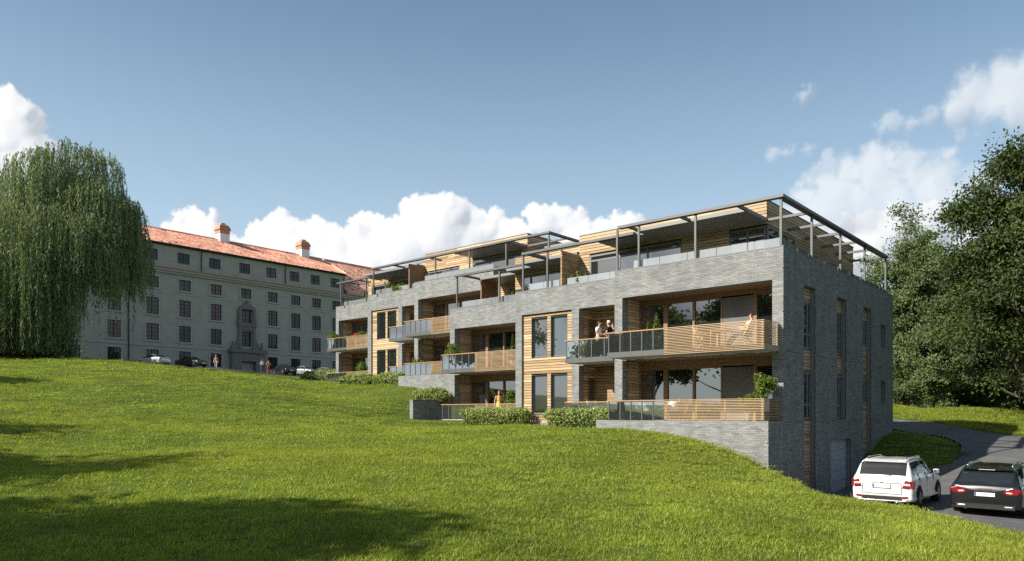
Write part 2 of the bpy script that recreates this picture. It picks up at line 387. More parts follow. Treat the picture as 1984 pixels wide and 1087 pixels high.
    cr = N.new('ShaderNodeValToRGB'); e = cr.color_ramp.elements; e[0].position = .18; e[0].color = (.50, .55, .62, 1); e[1].position = .95; e[1].color = (1.0, .99, .97, 1); q = e.new(.55); q.color = (.78, .81, .85, 1)
    L.new(a2.outputs['Fac'], cr.inputs[0]); L.new(cr.outputs[0], em.inputs[0])
    mx = N.new('ShaderNodeMixShader'); L.new(a1.outputs['Fac'], mx.inputs[0]); L.new(tr.outputs[0], mx.inputs[1]); L.new(em.outputs[0], mx.inputs[2]); L.new(mx.outputs[0], oo.inputs[0])
    m.cycles.emission_sampling = 'NONE'; MAT['cloud'] = m
    o = np_mesh('sky', V3, F, 'cloud', smooth=True); tag(o, 'banks of white cumulus low in a blue sky', 'sky', kind='structure')
    for nm, k in (('cover', 2), ('lum', 3)):
        at = o.data.attributes.new(nm, 'FLOAT', 'POINT'); at.data.foreach_set('value', np.concatenate([q[k] for q in out]).astype(np.float32))
make_sky()
# ---------------------------------------------------------------- terrain
CP = []
def cp(px, D, py=None, z=None): CP.append(pt(px, D, py, z))
def wp(x, y, z): CP.append((x, y, z))
for a in [(-60, 9, 1090), (992, 9.5, 1087), (1500, 9.8, 1087), (2040, 10, 1090), (500, 9.2, 1087),
          (0, 20, 902), (0, 35, 786), (0, 48, 722), (0, 60, 697), (0, 78, 698), (-150, 60, 672), (-150, 30, 800),
          (160, 60, 697), (80, 62, 694), (300, 20, 900), (300, 40, 778), (300, 58, 711), (300, 80, 711), (440, 50, 742), (440, 64, 723), (440, 80, 723), (440, 95, 716),
          (600, 20, 898), (600, 35, 826), (600, 50, 766), (600, 63, 741), (600, 80, 739), (600, 95, 733),
          (700, 63.5, 744), (650, 78, 741), (700, 52, 770), (730, 60, 744), (780, 53.2, 744), (740, 45, 795), (760, 46.5, 786), (840, 50.5, 757),
          (794, 44.4, 811), (860, 44, 813), (930, 42, 819), (1000, 40.3, 821), (1060, 37, 827), (1160, 32.9, 833), (1250, 31.4, 838), (1327.6, 30.1, 849.6),
          (1400, 29.1, 870), (1450, 28.5, 887), (1490, 27.85, 905), (1530, 26, 938), (1560, 24, 951), (1602, 22.5, 965), (1650, 21, 974), (1700, 19.7, 980), (1850, 17.2, 1003), (1984, 15.6, 1030), (1984, 19, 1024), (2100, 14, 1058),
          (992, 20, 896), (992, 30, 844), (1300, 20, 918), (1300, 14, 985), (1700, 14, 1022), (1500, 20, 944), (1500, 24, 925)]: cp(*a)
for px, D, z in [(1650, 24.5, -3.02), (1750, 25, -3.0), (1900, 23.5, -3.08), (2050, 22.5, -3.1), (1640, 31, -3.42), (1720, 29, -3.1), (1575, 28.2, -3.3), (2150, 22, -3), (1815, 30.5, -2.8), (1868, 34.5, -1.75), (1868, 37.5, -1.45), (1800, 42, -1.18), (1740, 46.5, -.85), (1735, 53, -.42), (1850, 46, -.9), (1984, 38, -1.2), (1960, 32, -2.0), (1930, 27.5, -2.65),
                 (1735, 42, -.95), (1800, 38.5, -1.2), (1755, 36.5, -1.9), (1984, 46, -1.0), (1850, 60, -.2), (1984, 80, .15), (1740, 85, .6), (2300, 30, -2.2), (2300, 60, -.6), (2200, 100, .8)]: cp(px, D, z=z)
for q in [(10, -10, -2.1), (-15, -12, -1.4), (-32, -12, -.4), (-50, -8, 1.6), (-75, 0, 4.6), (-97, 45, 6.15), (-97, 60, 5.8), (-97, 76, 5.5), (-100, 25, 6), (-125, 50, 6), (-60, 62, 3.6), (-80, 70, 4.6),
          (-20, 60, 1.6), (-45, 60, 3), (-20, 110, 2.5), (-60, 120, 4), (-10, 60, .4), (-10.7, 32, -3.45), (-10.7, 34.5, -3.5), (-10.7, 37, -3.5), (-8.3, 35, -3.35), (-7, 31.5, -3.05), (-10.5, 38.8, -3.1), (-10.3, 41.5, -1.6), (-52, 42, 2.8), (-70, 48, 4), (20, -40, -2.5), (-40, -40, -.5), (40, 10, -2.6), (60, 40, -1.2), (60, 90, 1)]: wp(*q)
CP = np.array(CP)
def _tps():
    P = CP[:, :2]; n = len(P)
    d = np.linalg.norm(P[:, None]-P[None], axis=2); K = np.where(d > 0, d*d*np.log(d+1e-9), 0)+np.eye(n)*1.5
    A = np.zeros((n+3, n+3)); A[:n, :n] = K; A[:n, n] = 1; A[:n, n+1:] = P; A[n, :n] = 1; A[n+1:, :n] = P.T
    return np.linalg.solve(A, np.concatenate([CP[:, 2], [0, 0, 0]]))
_W = _tps()
PADS = [(-33.6, -26.1, 29.35, 46, -.34), (-26.3, -18.7, 28.95, 46, -.36), (-18.85, -11.1, 27.45, 45.0, -.75),
        (-55.3, -48.2, 38.0, 53, 2.64), (-48.3, -40.75, 35.7, 53, 2.4), (-40.8, -33.05, 34.5, 52, 2.0),
        (-116, -104.1, 5, 96, 4.9)]
def ground(x, y):
    x = np.atleast_1d(np.asarray(x, float)); y = np.atleast_1d(np.asarray(y, float))
    out = np.empty(len(x))
    for i in range(0, len(x), 4000):
        xs, ys = x[i:i+4000], y[i:i+4000]
        d = np.hypot(xs[:, None]-CP[None, :, 0], ys[:, None]-CP[None, :, 1])
        out[i:i+4000] = (np.where(d > 0, d*d*np.log(d+1e-9), 0))@_W[:-3]+_W[-3]+_W[-2]*xs+_W[-1]*ys
    r = np.hypot(x+40, y-40); w = np.clip((r-110)/90, 0, 1); w = w*w*(3-2*w)
    out = np.clip(out, -4.2, 8.5)*(1-w)+3.*w
    return out
def bumps(x, y):
    return (np.hypot(x, y) < 120)*(.035*np.sin(x*.9+1.3*np.sin(y*.5))*np.sin(y*.8+x*.2)+.012*np.sin(x*3.1+y)*np.sin(y*2.7-x*.6)+.07*np.sin(x*.43+y*.21+1.1*np.sin(y*.19))*np.sin(y*.37-x*.16+.7))
def gz(x, y): return float(ground([x], [y])[0])
def grid_axis(lo, hi, fine0, fine1, step, extra):
    a = list(np.arange(fine0, fine1+1e-6, step)); s = step; v = fine0
    while v > lo: s *= 1.35; v -= s; a.append(v)
    s = step; v = fine1
    while v < hi: s *= 1.35; v += s; a.append(v)
    a = np.array(sorted(a))
    for e in extra: a[np.argmin(abs(a-e))] = e
    return np.unique(a)
def leaf_tone_mat(name, lo, hi, rough=.6, trans=.35, spec=.35, patch=0., pscale=.3):
    """foliage: tone attribute picks the leaf colour; light passes through the leaf"""
    m = bpy.data.materials.new(name); m.use_nodes = True; nt = m.node_tree; N = nt.nodes; L = nt.links
    p = N['Principled BSDF']; p.inputs['Roughness'].default_value = rough; p.inputs['Specular IOR Level'].default_value = spec
    at = N.new('ShaderNodeAttribute'); at.attribute_name = 'tone'
    mx = N.new('ShaderNodeMix'); mx.data_type = 'RGBA'; mx.inputs[6].default_value = (*lo, 1); mx.inputs[7].default_value = (*hi, 1); L.new(at.outputs['Fac'], mx.inputs[0])
    col = mx.outputs[2]
    if patch:
        g = N.new('ShaderNodeNewGeometry'); nz = N.new('ShaderNodeTexNoise'); nz.inputs['Scale'].default_value = pscale; nz.inputs['Detail'].default_value = 6; nz.inputs['Roughness'].default_value = .65; L.new(g.outputs['Position'], nz.inputs['Vector'])
        mr = N.new('ShaderNodeMapRange'); mr.inputs['From Min'].default_value = .32; mr.inputs['From Max'].default_value = .68; mr.inputs['To Min'].default_value = 1-patch; mr.inputs['To Max'].default_value = 1+patch*.6; L.new(nz.outputs[0], mr.inputs['Value'])
        vs = N.new('ShaderNodeVectorMath'); vs.operation = 'SCALE'; L.new(col, vs.inputs[0]); L.new(mr.outputs[0], vs.inputs['Scale']); col = vs.outputs[0]
        n3 = N.new('ShaderNodeTexNoise'); n3.inputs['Scale'].default_value = pscale*.32; n3.inputs['Detail'].default_value = 4; L.new(g.outputs['Position'], n3.inputs['Vector'])
        m3 = N.new('ShaderNodeMapRange'); m3.inputs['From Min'].default_value = .44; m3.inputs['From Max'].default_value = .66; m3.inputs['To Max'].default_value = .5; L.new(n3.outputs[0], m3.inputs['Value'])
        x3 = N.new('ShaderNodeMix'); x3.data_type = 'RGBA'; L.new(m3.outputs[0], x3.inputs[0]); L.new(col, x3.inputs[6]); x3.inputs[7].default_value = (.36, .37, .05, 1); col = x3.outputs[2]
    L.new(col, p.inputs['Base Color'])
    tr = N.new('ShaderNodeBsdfTranslucent'); sc = N.new('ShaderNodeVectorMath'); sc.operation = 'MULTIPLY'; L.new(col, sc.inputs[0]); sc.inputs[1].default_value = (1.15, 1.25, .6); L.new(sc.outputs[0], tr.inputs[0])
    ms = N.new('ShaderNodeMixShader'); ms.inputs[0].default_value = trans; L.new(p.outputs[0], ms.inputs[1]); L.new(tr.outputs[0], ms.inputs[2]); L.new(ms.outputs[0], N['Material Output'].inputs[0])
    MAT[name] = m; return m
def ground_mat():
    m = bpy.data.materials.new('turf'); m.use_nodes = True; nt = m.node_tree; N = nt.nodes; L = nt.links; p = N['Principled BSDF']; p.inputs['Roughness'].default_value = .95; p.inputs['Specular IOR Level'].default_value = .1
    g = N.new('ShaderNodeNewGeometry')
    n1 = N.new('ShaderNodeTexNoise'); n1.inputs['Scale'].default_value = .35; n1.inputs['Detail'].default_value = 5; L.new(g.outputs['Position'], n1.inputs['Vector'])
    n2 = N.new('ShaderNodeTexNoise'); n2.inputs['Scale'].default_value = 7; n2.inputs['Detail'].default_value = 6; n2.inputs['Roughness'].default_value = .7; L.new(g.outputs['Position'], n2.inputs['Vector'])
    r1 = N.new('ShaderNodeValToRGB'); r1.color_ramp.elements[0].position = .32; r1.color_ramp.elements[0].color = (.055, .085, .012, 1); r1.color_ramp.elements[1].position = .68; r1.color_ramp.elements[1].color = (.10, .135, .022, 1)
    L.new(n1.outputs[0], r1.inputs[0])
    mr = N.new('ShaderNodeMapRange'); mr.inputs['From Min'].default_value = .3; mr.inputs['From Max'].default_value = .7; mr.inputs['To Min'].default_value = .55; mr.inputs['To Max'].default_value = 1.3; L.new(n2.outputs[0], mr.inputs['Value'])
    v = N.new('ShaderNodeVectorMath'); v.operation = 'SCALE'; L.new(r1.outputs[0], v.inputs[0]); L.new(mr.outputs[0], v.inputs['Scale']); L.new(v.outputs[0], p.inputs['Base Color'])
    b = N.new('ShaderNodeBump'); b.inputs['Strength'].default_value = .8; b.inputs['Distance'].default_value = .08; L.new(n2.outputs[0], b.inputs['Height']); L.new(b.outputs[0], p.inputs['Normal'])
    MAT['turf'] = m
ground_mat()
mat('asphalt', (.10, .10, .10), .9, var=.22, scale=1.3, bump=.5, bscale=70)
mat('kerb_stone', (.36, .355, .34), .85, var=.15, scale=5)
# road centre line, down from behind the building past the garage to the parked cars and out of frame
ROAD = [(-60, 72), (-40, 67), (-25, 61.5), (-15.5, 56.2), (-9.6, 50.5), (-5.5, 44.6), (-4.2, 39.5), (-3.9, 34.5), (-4.2, 29), (-2, 24.5), (6, 20.5), (18, 17), (40, 12)]
ROADW = [2.6, 2.6, 2.6, 2.6, 2.6, 2.5, 2.6, 3.0, 5.0, 5.4, 4.5, 3.2, 3]
def catmull(P, n):
    P = [np.array(p, float) for p in P]; out = []
    for i in range(len(P)-1):
        p0, p1, p2, p3 = P[max(i-1, 0)], P[i], P[i+1], P[min(i+2, len(P)-1)]
        for k in range(n):
            t = k/n; out.append(.5*((2*p1)+(-p0+p2)*t+(2*p0-5*p1+4*p2-p3)*t*t+(-p0+3*p1-3*p2+p3)*t**3))
    out.append(P[-1]); return np.array(out)
RC = catmull([(x, y, w) for (x, y), w in zip(ROAD, ROADW)], 12)
APRON = (-10.97, -5.5, 28.7, 38.4)
def road_dist(x, y):
    """signed: negative inside the drive"""
    d = np.full(len(x), 1e3)
    for a, b in zip(RC[:-1], RC[1:]):
        ab = b[:2]-a[:2]; L2 = ab@ab; t = np.clip(((x-a[0])*ab[0]+(y-a[1])*ab[1])/L2, 0, 1)
        d = np.minimum(d, np.hypot(x-(a[0]+t*ab[0]), y-(a[1]+t*ab[1]))-(a[2]+t*(b[2]-a[2])))
    x0, x1, y0, y1 = APRON
    dx = np.maximum(np.maximum(x0-x, x-x1), 0); dy = np.maximum(np.maximum(y0-y, y-y1), 0)
    return np.minimum(d, np.hypot(dx, dy))
def make_terrain():
    gx = grid_axis(-2500, 2500, -118, 22, .7, [-33.75, -33.42, -11.02, -26.2, -55.35, -40.75, -48.2])
    gy = grid_axis(-2500, 2500, -14, 92, .7, [27.5, 29.32, 34.5, 38.0, 28.7])
    X, Y = np.meshgrid(gx, gy); x = X.ravel(); y = Y.ravel(); z = ground(x, y)
    z = z+bumps(x, y)
    for (x0, x1, y0, y1, zm) in PADS:
        ins = (x > x0) & (x < x1) & (y > y0) & (y < y1); z = np.where(ins, np.minimum(z, zm), z)
    rd = road_dist(x, y); z = z-np.clip(.35-rd, 0, .35)*.45
    nx, ny = len(gx), len(gy); I = np.arange(nx*ny).reshape(ny, nx)
    F = np.stack([I[:-1, :-1], I[:-1, 1:], I[1:, 1:], I[1:, :-1]], -1).reshape(-1, 4)
    o = np_mesh('lawn_ground', np.stack([x, y, z], 1), F, 'turf', smooth=True)
    tag(o, 'sloping grassed ground running up to the buildings', 'ground', kind='structure')
    return o
TERRAIN = make_terrain()
def make_drive():
    """asphalt sheet that follows the fall of the land, with stone kerbs"""
    x0, x1, y0, y1 = -48, 42, 8, 66; st = .5
    gx = np.arange(x0, x1, st); gy = np.arange(y0, y1, st); X, Y = np.meshgrid(gx, gy); x = X.ravel(); y = Y.ravel(); rd = road_dist(x, y)
    z = ground(x, y)+.012; nx, ny = len(gx), len(gy); I = np.arange(nx*ny).reshape(ny, nx)
    # pull the boundary vertices onto the edge so that it runs clean
    eps = .05; gxr = (road_dist(x+eps, y)-road_dist(x-eps, y))/(2*eps); gyr = (road_dist(x, y+eps)-road_dist(x, y-eps))/(2*eps)
    near = (abs(rd) < st*.75); x = np.where(near, x-gxr*rd, x); y = np.where(near, y-gyr*rd, y); ok = (rd < .01) | near
    F = np.stack([I[:-1, :-1], I[:-1, 1:], I[1:, 1:], I[1:, :-1]], -1).reshape(-1, 4); F = F[ok[F].all(1)]
    z = np.where(near, ground(x, y)+.012, z)
    o = np_mesh('driveway', np.stack([x, y, z], 1), F, 'asphalt', smooth=True); tag(o, 'grey asphalt driveway past the garage', 'driveway', kind='structure')
    return o
make_drive()
def make_car_park():
    gx = np.arange(-102.5, -87, 1.); gy = np.arange(18, 92, 1.); X, Y = np.meshgrid(gx, gy); x = X.ravel(); y = Y.ravel(); z = ground(x, y)+.05
    nx, ny = len(gx), len(gy); I = np.arange(nx*ny).reshape(ny, nx); F = np.stack([I[:-1, :-1], I[:-1, 1:], I[1:, 1:], I[1:, :-1]], -1).reshape(-1, 4)
    tag(np_mesh('car_park', np.stack([x, y, z], 1), F, 'asphalt', smooth=True), 'asphalt parking strip in front of the old building', 'car park', kind='structure')
make_car_park()
# ---------------------------------------------------------------- the terraced apartment buildings
Z0, Z1, Z2, ZP, ZH = -.3, 2.7, 5.7, 6.63, 5.36       # floors, parapet top, upper opening head
def make_building(T, label, var):
    org = (-20., 32., -.3)
    root = empty('apartment_building', tuple(org[i]+T[i] for i in range(3)), label, 'apartment building', 'terraced apartment buildings')
    def lx(px, Y): return X_at(px, Y+T[1])-T[0]
    W = MB()                                              # wall carcass
    zb = -4.0
    # cores (floors and rooms behind the facade)
    W.box(-18.84, -11.37, 30.62, 44.9, zb, 5.66); W.box(-26.15, -18.85, 32.1, 44.9, zb, 5.66); W.box(-33.4, -26.16, 34.15, 44.9, zb, 5.66)
    # block A frame: piers, band, left side wall, right side wall with slots
    fr = []   # (axis, plane, out, u0,u1,z0,z1,vis)
    def front(x0, x1, y, z0, z1, th=.4, vis=1):
        W.box(x0, x1, y, y+th, z0, z1); fr.append(('x', y, -1, x0, x1, z0, z1, vis))
    front(-18.86, -18.44, 28.87, Z0, ZH); front(-11.44, -11.0, 28.87, Z0, ZH); front(-18.86, -11.0, 28.87, ZH, ZP)
    W.box(-18.855, -18.46, 29.272, 30.615, zb, ZP-.01)
    front(-18.86, -11.0, 27.37, zb, -.25, .3)             # terrace retaining wall
    W.box(-18.855, -18.6, 27.672, 28.86, zb, -.26); W.box(-11.3, -11.0, 27.672, 28.868, zb, -.251)
    fr.append(('y', -11.0, 1, 27.37, 28.86, zb, -.25, .5))
    fr.append(('y', -18.44, 1, 28.88, 29.26, Z0, ZH, .8))
    # right side wall pieces between the slots
    slots = [(31.14, 32.5, zb, 5.42), (35.4, 36.7, -.24, 5.42), (39.43, 40.8, zb, 5.42)]
    wins = [(42.6, 43.4, 3.6, 4.8), (42.6, 43.4, .6, 1.8)]
    door = (34.5, 37.4, -3.6, -1.16)
    holes = slots+wins+[door]
    ys = sorted({29.27, 45.0, *[h[0] for h in holes], *[h[1] for h in holes]}); zs = sorted({zb, ZP, *[h[2] for h in holes], *[h[3] for h in holes]})
    for y0, y1 in zip(ys, ys[1:]):
        run = None
        for z0, z1 in zip(zs, zs[1:]):
            ym, zm = (y0+y1)/2, (z0+z1)/2
            solid = not any(h[0] < ym < h[1] and h[2] < zm < h[3] for h in holes)
            if solid:
                if run: run[1] = z1
                else: run = [z0, z1]
            if (not solid or z1 == zs[-1]) and run:
                W.box(-11.35, -11.0, y0, y1, run[0], run[1]); run = None
    W.box(-18.8, -11.36, 44.55, 45.0, zb, ZP)
    if var == 1:
        for y0, y1 in zip(ys, ys[1:]):
            yy0 = 28.87 if y0 == 29.27 else y0
            ym = (y0+y1)/2; seg = [h for h in holes if h[0] < ym < h[1]]
            edges = sorted([(h[2], h[3]) for h in seg]); z = zb
            for a, b in edges+[(ZP, ZP)]:
                if a-z > .03: fr.append(('y', -11.0, 1, yy0, y1, z, a, .45))
                z = b
    # block A2
    front(-26.21, -25.77, 30.35, -.62, ZH, .35); front(-22.42, -21.97, 30.35, -.62, ZH, .35); front(-26.21, -18.87, 30.35, ZH, ZP, .35); front(-25.77, -22.42, 30.35, -1.2, -.42, .35)
    W.box(-26.2, -25.95, 30.702, 32.09, zb, ZP-.01); W.box(-22.299, -21.98, 30.702, 32.09, zb, ZH); W.box(-25.77, -22.3, 30.702, 30.9, -.42, ZH)
    fr.append(('y', -21.97, 1, 30.36, 30.70, Z0, ZH, .8)); fr.append(('y', -25.77, 1, 30.36, 30.46, -.42, ZH, .8))
    # block B
    front(-33.44, -33.03, 32.4, zb, ZH, .4); front(-33.44, -25.96, 32.4, ZH, ZP, .4); W.box(-26.6, -26.22, 32.4, 34.14, zb, ZH)
    W.box(-33.435, -33.05, 32.802, 34.14, zb, ZP-.01); fr.append(('y', -33.03, 1, 32.41, 32.79, Z0, ZH, .8))
    # parapets round the roof terraces
    W.box(-33.435, -33.1, 34.16, 44.9, 5.67, ZP-.01)
    wall = W.build('wall', 'mortar', root, org)
    P = Pieces('brick', 'brick', wall, org)
    for q in fr: brick_rows(P, *q)
    P.done()
    # parapet cappings, decks and floors
    cap = MB()
    for b in ((-18.87, -10.985, 28.855, 29.29), (-26.22, -18.88, 30.335, 30.72), (-33.45, -25.95, 32.385, 32.82)): cap.box(b[0], b[1], b[2], b[3], ZP, ZP+.035)
    cap.box(-11.37, -10.985, 29.292, 45.01, ZP+.001, ZP+.034)
    cap.build('coping', 'frame_grey', root, org)
    fl = MB()
    fl.box(-18.6, -11.36, 29.28, 30.6, Z1-.2, Z1); fl.box(-21.96, -18.87, 30.36, 32.08, Z1-.2, Z1); fl.box(-33.02, -26.61, 32.41, 34.13, Z1-.2, Z1)
    fl.box(-18.58, -11.31, 27.68, 30.6, Z0-.12, Z0); fl.box(-21.96, -18.87, 28.9, 32.08, Z0-.14, Z0-.005); fl.box(-33.02, -26.61, 30.95, 34.13, Z0-.16, Z0-.003)
    fl.box(-18.8, -11.36, 29.29, 44.54, Z2-.03, Z2); fl.box(-26.15, -18.86, 30.73, 44.5, Z2-.03, Z2-.004); fl.box(-33.04, -26.2, 32.83, 44.5, Z2-.03, Z2-.006)
    fl.build('terrace_floor', 'concrete', root, org)
    # soffits (timber ceilings of the loggias)
    class _S:
        def box(s_, *b): return MB().box(*b).build('soffit', 'brown_timber', root, org)
    so = _S()
    so.box(-18.43, -11.45, 29.275, 30.6, ZH, ZH+.03); so.box(-21.96, -18.87, 30.71, 32.08, ZH, ZH+.03); so.box(-33.02, -26.61, 32.81, 34.13, ZH, ZH+.03)
    for x0, x1, y0, y1 in ((-18.43, -11.45, 28.88, 30.6), (-21.96, -18.87, 30.36, 32.08), (-33.02, -26.61, 32.41, 34.13)): so.box(x0, x1, y0, y1, Z1-.235, Z1-.202)
    # timber linings of the loggias
    lo = part_empty('cladding', root)
    for b in ((-18.445, -18.425, 29.28, 30.33), (-21.985, -21.965, 30.72, 31.82), (-21.96, -18.87, 31.83, 32.07), (-33.045, -33.02, 32.81, 33.85)): MB().box(*b, Z0, ZH-.01).build('lining', 'brown_timber', lo, org)
    PB = Pieces('board', 'timber', lo, org, limit=220)
    for za, zc_ in ((Z0, Z1-.24), (Z1, ZH)):
        board_rows(PB, 'y', -18.425, 1, 29.3, 30.33, za, zc_, vis=.5)
        board_rows(PB, 'y', -21.965, 1, 30.72, 31.82, za, zc_, vis=.5, holes=[(31.1, 31.7, za, za+2.1)])
        board_rows(PB, 'x', 31.83, -1, -21.94, -18.9, za, zc_, vis=.9, holes=[(-20.35, -19.45, za, za+2.1)])
        board_rows(PB, 'y', -33.02, 1, 32.83, 33.85, za, zc_, vis=.5)
    pw = [(-25.18, -24.10, 3.03, 5.13), (-23.87, -22.78, 3.03, 5.13), (-25.18, -24.10, .03, 2.1), (-23.87, -22.78, .03, 2.1)]
    board_rows(PB, 'x', 30.49, -1, -25.765, -22.425, -.42, ZH-.02, holes=pw, seam=9)
    PB.done()
    def window(x0, x1, y0, y1, z0, z1, fw=.06, axis='x', fm='frame_grey', mull=(), trans=(), glass='window_glass', dp=.07, name='window'):
        """frame (mesh) with one pane; axis x: wall along X at Y=y0, axis y: wall along Y at X=x0"""
        f = MB()
        a0, a1, pl = (x0, x1, y0) if axis == 'x' else (y0, y1, x0)
        def bb(u0, u1, v0, v1, d0, d1):
            if axis == 'x': f.box(u0, u1, pl+d0, pl+d1, v0, v1)
            else: f.box(pl-d1, pl-d0, u0, u1, v0, v1)
        bb(a0, a0+fw, z0, z1, 0, dp); bb(a1-fw, a1, z0, z1, 0, dp); bb(a0+fw, a1-fw, z0, z0+fw, .002, dp); bb(a0+fw, a1-fw, z1-fw, z1, .002, dp)
        for m_ in mull: bb(m_-fw/2, m_+fw/2, z0+fw, z1-fw, .004, dp)
        for t_ in trans: bb(a0+fw, a1-fw, t_-fw/2, t_+fw/2, .006, dp)
        o = f.build(name, fm, root, org)
        g = MB(); us = [a0+fw]+[m_ for m_ in mull]+[a1-fw]
        for u0, u1 in zip(us, us[1:]):
            q = MB()
            e = fw/2 if u0 in mull else 0; e1 = fw/2 if u1 in mull else 0
            if axis == 'x': q.box(u0+e, u1-e1, pl+dp*.5, pl+dp*.5+.012, z0+fw, z1-fw)
            else: q.box(pl-dp*.5-.012, pl-dp*.5, u0+e, u1-e1, z0+fw, z1-fw)
            q.build('pane', glass, o, org)
        return o
    for q in pw:
        window(q[0]+.02, q[1]-.02, 30.585, 0, q[2], q[3]-.02)
        rv = MB(); rv.box(q[0]-.004, q[0]+.018, 30.47, 30.60, q[2]-.0, q[3]); rv.box(q[1]-.018, q[1]+.004, 30.47, 30.60, q[2], q[3]); rv.box(q[0]+.019, q[1]-.019, 30.47, 30.60, q[3]-.018, q[3]+.004); rv.box(q[0]+.019, q[1]-.019, 30.44, 30.60, q[2]-.02, q[2]-.001)
        rv.build('window_reveal', 'frame_dark', root, org)
    for za in (Z0, Z1):
        window(-21.985+.09, 0, 31.1, 31.7, za+.02, za+2.1, axis='y', fm='brown_timber', name='door')
        window(-20.35, -19.45, 31.75, 0, za+.02, za+2.1, fm='brown_timber', name='door')
    # glazed back walls of the two big loggias
    def glazing(x, Y, za, head):
        """x = left edge; timber frame, three panes, a concrete panel, a last pane"""
        f = MB()
        for a, b in ((-.11, 0), (1.22, 1.43), (2.69, 2.79), (4.04, 4.10), (5.51, 5.66)): f.box(x+a, x+b, Y-.05, Y+.1, za, head)
        f.box(x-.11, x+6.88, Y-.03, Y+.1, head, (Z1-.24 if za == Z0 else ZH)-.002); f.box(x, x+6.88, Y-.02, Y+.1, za, za+.07)
        f.box(x-.11, x+6.88, Y+.11, Y+.28, za, head)
        o = f.build('glazing', 'brown_timber', root, org)
        for a, b in ((0, 1.22), (1.43, 2.69), (2.79, 4.04), (5.66, 6.3)):
            MB().box(x+a+.003, x+b-.003, Y+.03, Y+.045, za+.072, head-.003).build('pane', 'window_glass', o, org)
        MB().box(x+4.102, x+5.508, Y-.03, Y+.06, za+.02, head+.06).build('panel', 'concrete_panel', o, org)
    for za, hd in ((Z0, 2.05), (Z1, 5.08)):
        glazing(-18.33, 30.33, za, hd); glazing(-32.91, 33.85, za, hd)
    # balconies
    def balcony(x0, xs, x1, yf, yb, za, ground_=False, posts=(), wood=(), fascia=True, right=True):
        """glass balustrade x0..xs, timber slats xs..x1 turning the corner at x1"""
        s = MB(); zt = za+.87
        if not ground_: s.box(x0-.06, x1, yf+.02, yb-.002, za-.2, za)
        else: s.box(x0, x1, yf+.06, yf+.16, za-.02, za+.02)
        o = s.build('balcony' if not ground_ else 'balustrade', 'concrete', root, org)
        if not ground_:
            MB().box(x0-.08, xs-.001, yf, yf+.018, za-.2, za+.03).build('fascia', 'steel', o, org)
        z_bot = za-.16 if not ground_ else za+.04
        for p in posts: MB().box(p-.022, p+.022, yf-.005, yf+.05, z_bot, zt-.002).build('post', 'steel', o, org)
        for a, b in zip(posts, posts[1:]): MB().box(a+.03, b-.03, yf+.015, yf+.03, z_bot+.03, zt-.03).build('pane', 'rail_glass', o, org)
        hr = MB(); hr.box(x0-.09, xs, yf-.03, yf+.06, zt, zt+.045)
        if x0 > -40: hr.box(x0-.09, x0-.02, yf+.061, yb-.01, zt, zt+.044)
        hr.build('handrail', 'handrail_timber', o, org)
        MB().box(x0-.04, x0-.025, yf+.06, yb-.03, z_bot+.03, zt-.03).build('pane', 'rail_glass', o, org)
        if x1 > xs+.2:
            PS = Pieces('slat', 'slat_timber', o, org)
            n = 18 if not ground_ else 14; ztop = zt+.045; zl = za-.24 if not ground_ else za+.05; h = (ztop-zl)/n
            for k in range(n):
                z = zl+k*h+h*.6; t = random.uniform(.2, .9)
                PS.add(xs, x1, yf-.028, yf+.004, z, z+h*.38, tone=t)
                if right: PS.add(x1-.031, x1+.001, yf+.0045, yb-.02, z, z+h*.38, tone=t)
            PS.done()
            for p in wood: MB().box(p-.035, p+.035, yf+.006, yf+.06, z_bot+.02, zt).build('post', 'slat_timber', o, org)
            MB().box(x1-.09, x1-.035, yb-.12, yb-.06, z_bot+.02, zt).build('post', 'slat_timber', o, org)
    ap = (-18.19, -17.6, -17.06, -16.51, -15.96, -15.42); aw = (-15.35, -13.98, -12.75, -11.24)
    bp_ = (-32.56, -32.0, -31.45, -30.88, -30.32, -29.79); bw = (-29.72, -28.5, -27.3)
    cpn = (-21.64, -20.88, -20.15, -19.42, -18.95)
    for za, gr in ((Z1, False), (Z0, True)):
        balcony(-18.19, -15.42, -11.15, 27.37, 28.87, za, gr, ap, aw)
        balcony(-32.56, -29.79, -26.65, 30.9, 32.4, za, gr, bp_, bw, right=False)
        balcony(-21.64, -18.93, -18.93, 28.85, 30.35, za, gr, cpn)
    # ------------------------------------------------ penthouses
    xa0, xa1 = (-23.17, -12.95) if var == 1 else (lx(824, 32.07), lx(1022.5, 32.07))
    yb1 = 44.5
    ZR = 9.52; ZC = 8.65
    PH = MB(); PH.box(xa0+.02, xa1-.02, 32.27, yb1, Z2, ZR-.01)
    xb0 = -29.3 if var == 1 else -30.7
    PH.box(xb0+.02, xa0+.005, 34.1, yb1-.5, Z2, ZR-.02)
    if var == 1: PH.box(-33.0, xb0+.01, 36.1, yb1-.5, Z2, 8.64)
    pho = PH.build('penthouse', 'brown_timber', root, org)
    PC = Pieces('board', 'timber', pho, org, limit=220); PSd = Pieces('board', 'timber_side', pho, org, limit=90)
    if var == 1:
        w1 = (-22.5, -17.1); w2 = (-14.72, -12.95)
        hs = [(w1[0], w1[1], Z2, 8.4), (w2[0], w2[1], Z2, 8.4)]
        window(w1[0], w1[1], 32.06, 0, Z2+.02, 8.4, fw=.09, mull=(lx(1199.6, 32.07), lx(1254.7, 32.07)), trans=(8.1,))
        window(w2[0], w2[1]-.05, 32.06, 0, Z2+.02, 8.4, fw=.09, mull=(-13.85,), trans=(8.05,))
        window(xa1+.045, 0, 32.08, 35.4, Z2+.02, 8.4, fw=.09, axis='y', mull=(33.3, 34.5), trans=(8.05,))
        side_h = [(32.0, 35.4, Z2, 8.4)]
    else:
